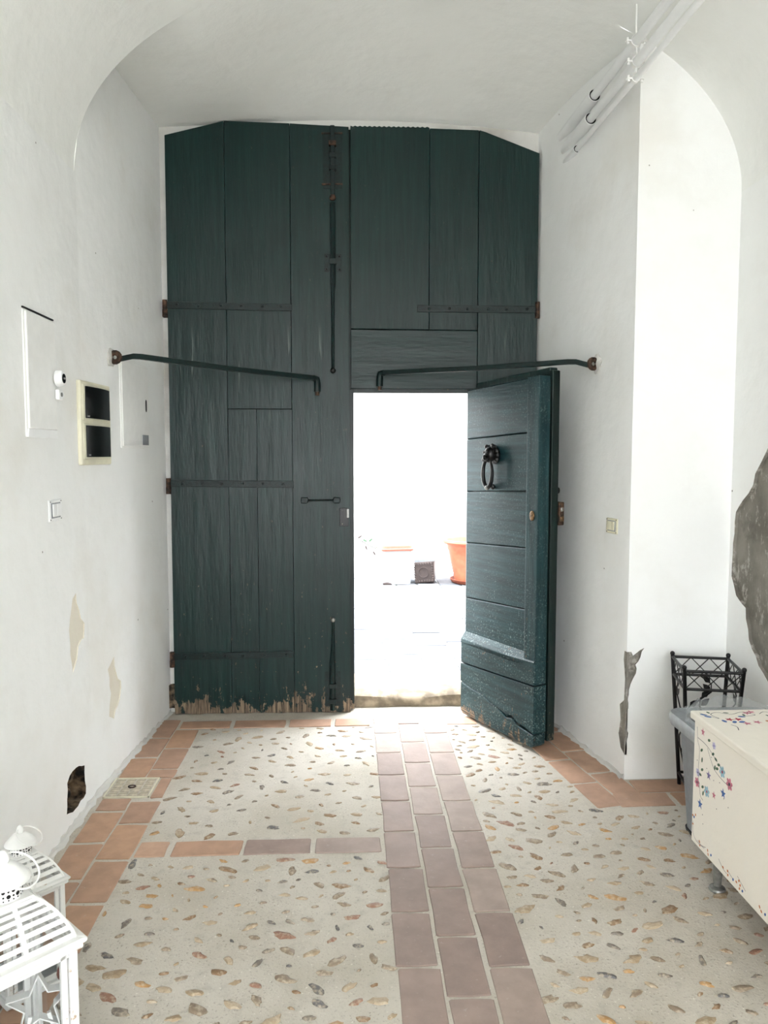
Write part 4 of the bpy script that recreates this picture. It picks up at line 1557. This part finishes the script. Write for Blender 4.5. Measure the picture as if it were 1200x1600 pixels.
    MB().lathe([(.052 * q, zc - .004 * q), (.060 * q, zc), (.058 * q, zc + .006 * q), (.046 * q, zc + .020 * q), (.040 * q, zc + .024 * q), (.030 * q, zc + .036 * q), (.016 * q, zc + .043 * q), (.008 * q, zc + .046 * q)], 28).build('dome', 'white_metal', e, smooth=True)
    fin = MB().lathe([(.012 * q, zc + .042 * q), (.015 * q, zc + .052 * q), (.011 * q, zc + .066 * q), (.004 * q, zc + .074 * q)], 14).build('finial', 'white_metal', e, smooth=True)
    r = random.Random(seed)
    ang = r.choice((.5, 2.2))
    mb_ = MB()
    R = .052 * q
    ax = Vector((math.cos(ang), math.sin(ang), 0))
    drop = Vector((ax.y, -ax.x, 0)) * .75 + Vector((0, 0, -.55 if seed == 1 else -.45))
    drop.normalize()
    ctr = Vector((0, 0, zc + .060 * q)) + drop * R * .96
    side = ax
    mb_.tube([tuple(ctr + drop * R * math.cos(2 * PI * k / 28) + side * R * math.sin(2 * PI * k / 28)) for k in range(28)], .0026 * q, 8, closed=True)
    mb_.build('handle_ring', 'white_metal', e, smooth=True)
    return e


lf = lantern('larger white slatted lantern at the front with a star inside', (-.795, 1.742, 0), math.radians(45), .24, .38, 7, 1)
MB().tube([(.095 + .018 * math.cos(2 * PI * k / 16), -.095, .30 + .02 * math.sin(2 * PI * k / 16)) for k in range(16)], .005, 6, closed=True).build('pull_ring', 'leather', lf, smooth=True)
lantern('smaller white slatted lantern between the wall and larger lantern', (-.925, 2.135, 0), math.radians(47), .175, .305, 5, 2)
st = thing('star_ornament', 'white wooden star ornament standing inside the larger lantern', 'star ornament', (-.745, 1.79, .037), math.radians(20))
mb = MB()
pts = []
for k in range(10):
    r = .075 if k % 2 == 0 else .034
    a = PI / 2 + PI * k / 5
    pts.append((r * math.cos(a), .15 + r * math.sin(a)))
for k in range(10):
    p, q = pts[k], pts[(k + 1) % 10]
    mbx = MB()
    d = Vector((q[0] - p[0], q[1] - p[1])).normalized()
    nn = Vector((-d.y, d.x)) * .0015
    mbx.prism([(p[0] + nn.x, p[1] + nn.y), (p[0] - nn.x, p[1] - nn.y), (q[0] - nn.x, q[1] - nn.y), (q[0] + nn.x, q[1] + nn.y)], -.012, .012)
    mbx.build('star_strip', 'white_worn', st)
for sx in (-1, 1):
    MB().tube([(sx * .05, 0, 0), (sx * .02, 0, .12)], .006, square=True).build('prop', 'white_worn', st)

# ------------------------------------------------------------------ things out in the lane
e = thing('pedal_bin', 'white plastic bin with dusty pink lid against the outside wall', 'bin', (.515, 8.33, GZ), math.radians(8))
loft([(rrect(.148, .14, .03), .0), (rrect(.162, .15, .03), .37), (rrect(.155, .145, .03), .37)]).build('body', 'bin_white', e, smooth=True)
loft([(rrect(.176, .166, .03), .365), (rrect(.178, .168, .03), .385), (rrect(.165, .155, .03), .392), (rrect(.160, .150, .03), .418), (rrect(.12, .11, .03), .432)], True, True).build('lid', 'pink_plastic', e, smooth=True)
MB().prism([(-.16, .0), (-.06, .0), (-.075, .02), (-.12, .03), (-.16, .025)], -.157, -.12).build('pedal', 'taupe', e, bevel=.004)
MB().prism([(-.04, .004), (.13, .004), (.132, .05), (-.04, .05)], -.149, -.13).build('foot_band', 'white_plastic', e, bevel=.003)

e = thing('planter', 'square taupe plastic planter tipped on its side by the bin', 'planter', (.845, 8.24, GZ), math.radians(-12))
T = Matrix.Translation((0, 0, .012)) @ Matrix.Rotation(math.radians(-6), 4, 'Y')
mb = MB()
mb.M = T
mb.add(*(lambda L: (L.v, L.f))(MB().prism([(-.115, 0), (.095, 0), (.115, .23), (-.105, .23)], -.03, .16)))
mb.build('body', 'taupe', e, bevel=.012, seg=2)
mb = MB()
mb.M = T
for k in range(14):
    a, b_ = (k % 7), k // 7
    mb.box(-.098 + .028 * a, -.082 + .028 * a, -.042, -.028, .01 + .185 * b_, .03 + .185 * b_)
for k in range(6):
    mb.box(-.112, -.094, -.042, -.028, .04 + .026 * k, .055 + .026 * k)
    mb.box(.078, .096, -.042, -.028, .04 + .026 * k, .055 + .026 * k)
mb.build('base_ribs', 'taupe', e, bevel=.003)
mb = MB()
mb.M = T @ Matrix.Translation((-.01, -.034, .115))
mb.tube([(.055 * math.cos(2 * PI * k / 24), 0, .055 * math.sin(2 * PI * k / 24)) for k in range(24)], .006, 6, closed=True)
mb.build('base_ring', 'taupe', e, smooth=True)
mb = MB()
mb.M = T
mb.prism([(-.10, .226), (.125, .226), (.13, .255), (-.095, .262)], -.02, .2)
mb.build('rim', 'grey_plastic', e, bevel=.004)

e = thing('flower_pot', 'large terracotta flower pot on a saucer half hidden by the wicket', 'flower pot', (1.36, 8.30, GZ))
MB().lathe([(.19, .035), (.245, .26), (.262, .36), (.272, .37), (.278, .43), (.315, .435), (.33, .455), (.325, .475), (.305, .48), (.285, .47), (.265, .40)], 40).build('pot', 'terracotta', e, smooth=True)
MB().lathe([(.20, 0), (.225, .01), (.245, .045), (.238, .048), (.215, .02)], 36).build('saucer', 'terracotta_dark', e, smooth=True)
MB().lathe([(.27, .40), (.25, .41), (.01, .415)], 30).build('soil', 'soil', e, smooth=True)

e = thing('leafy_twig', 'thin leafy twig hanging against the white wall outside', 'twig', (.145, 9.05, .44))
MB().tube([(-.06, .05, .09), (-.02, 0, .05), (.05, -.02, .02), (.12, -.03, -.02), (.19, -.03, -.05)], .005, 6).build('stem', 'soil', e, smooth=True)
for k, (x, z, a) in enumerate(((-.03, .07, .6), (.03, .06, -.5), (.06, -.01, -1.2), (.10, .03, .7), (.15, -.08, -1.0), (.18, -.03, -.3))):
    c, s_ = math.cos(a), math.sin(a)
    L = [(0, 0), (.02, .012), (.045, .010), (.07, 0), (.045, -.010), (.02, -.012)]
    MB().prism([(x + p * c - q * s_, z + p * s_ + q * c) for p, q in L], -.035, -.031).build('leaf', 'p_green' if k % 2 else 'taupe', e)
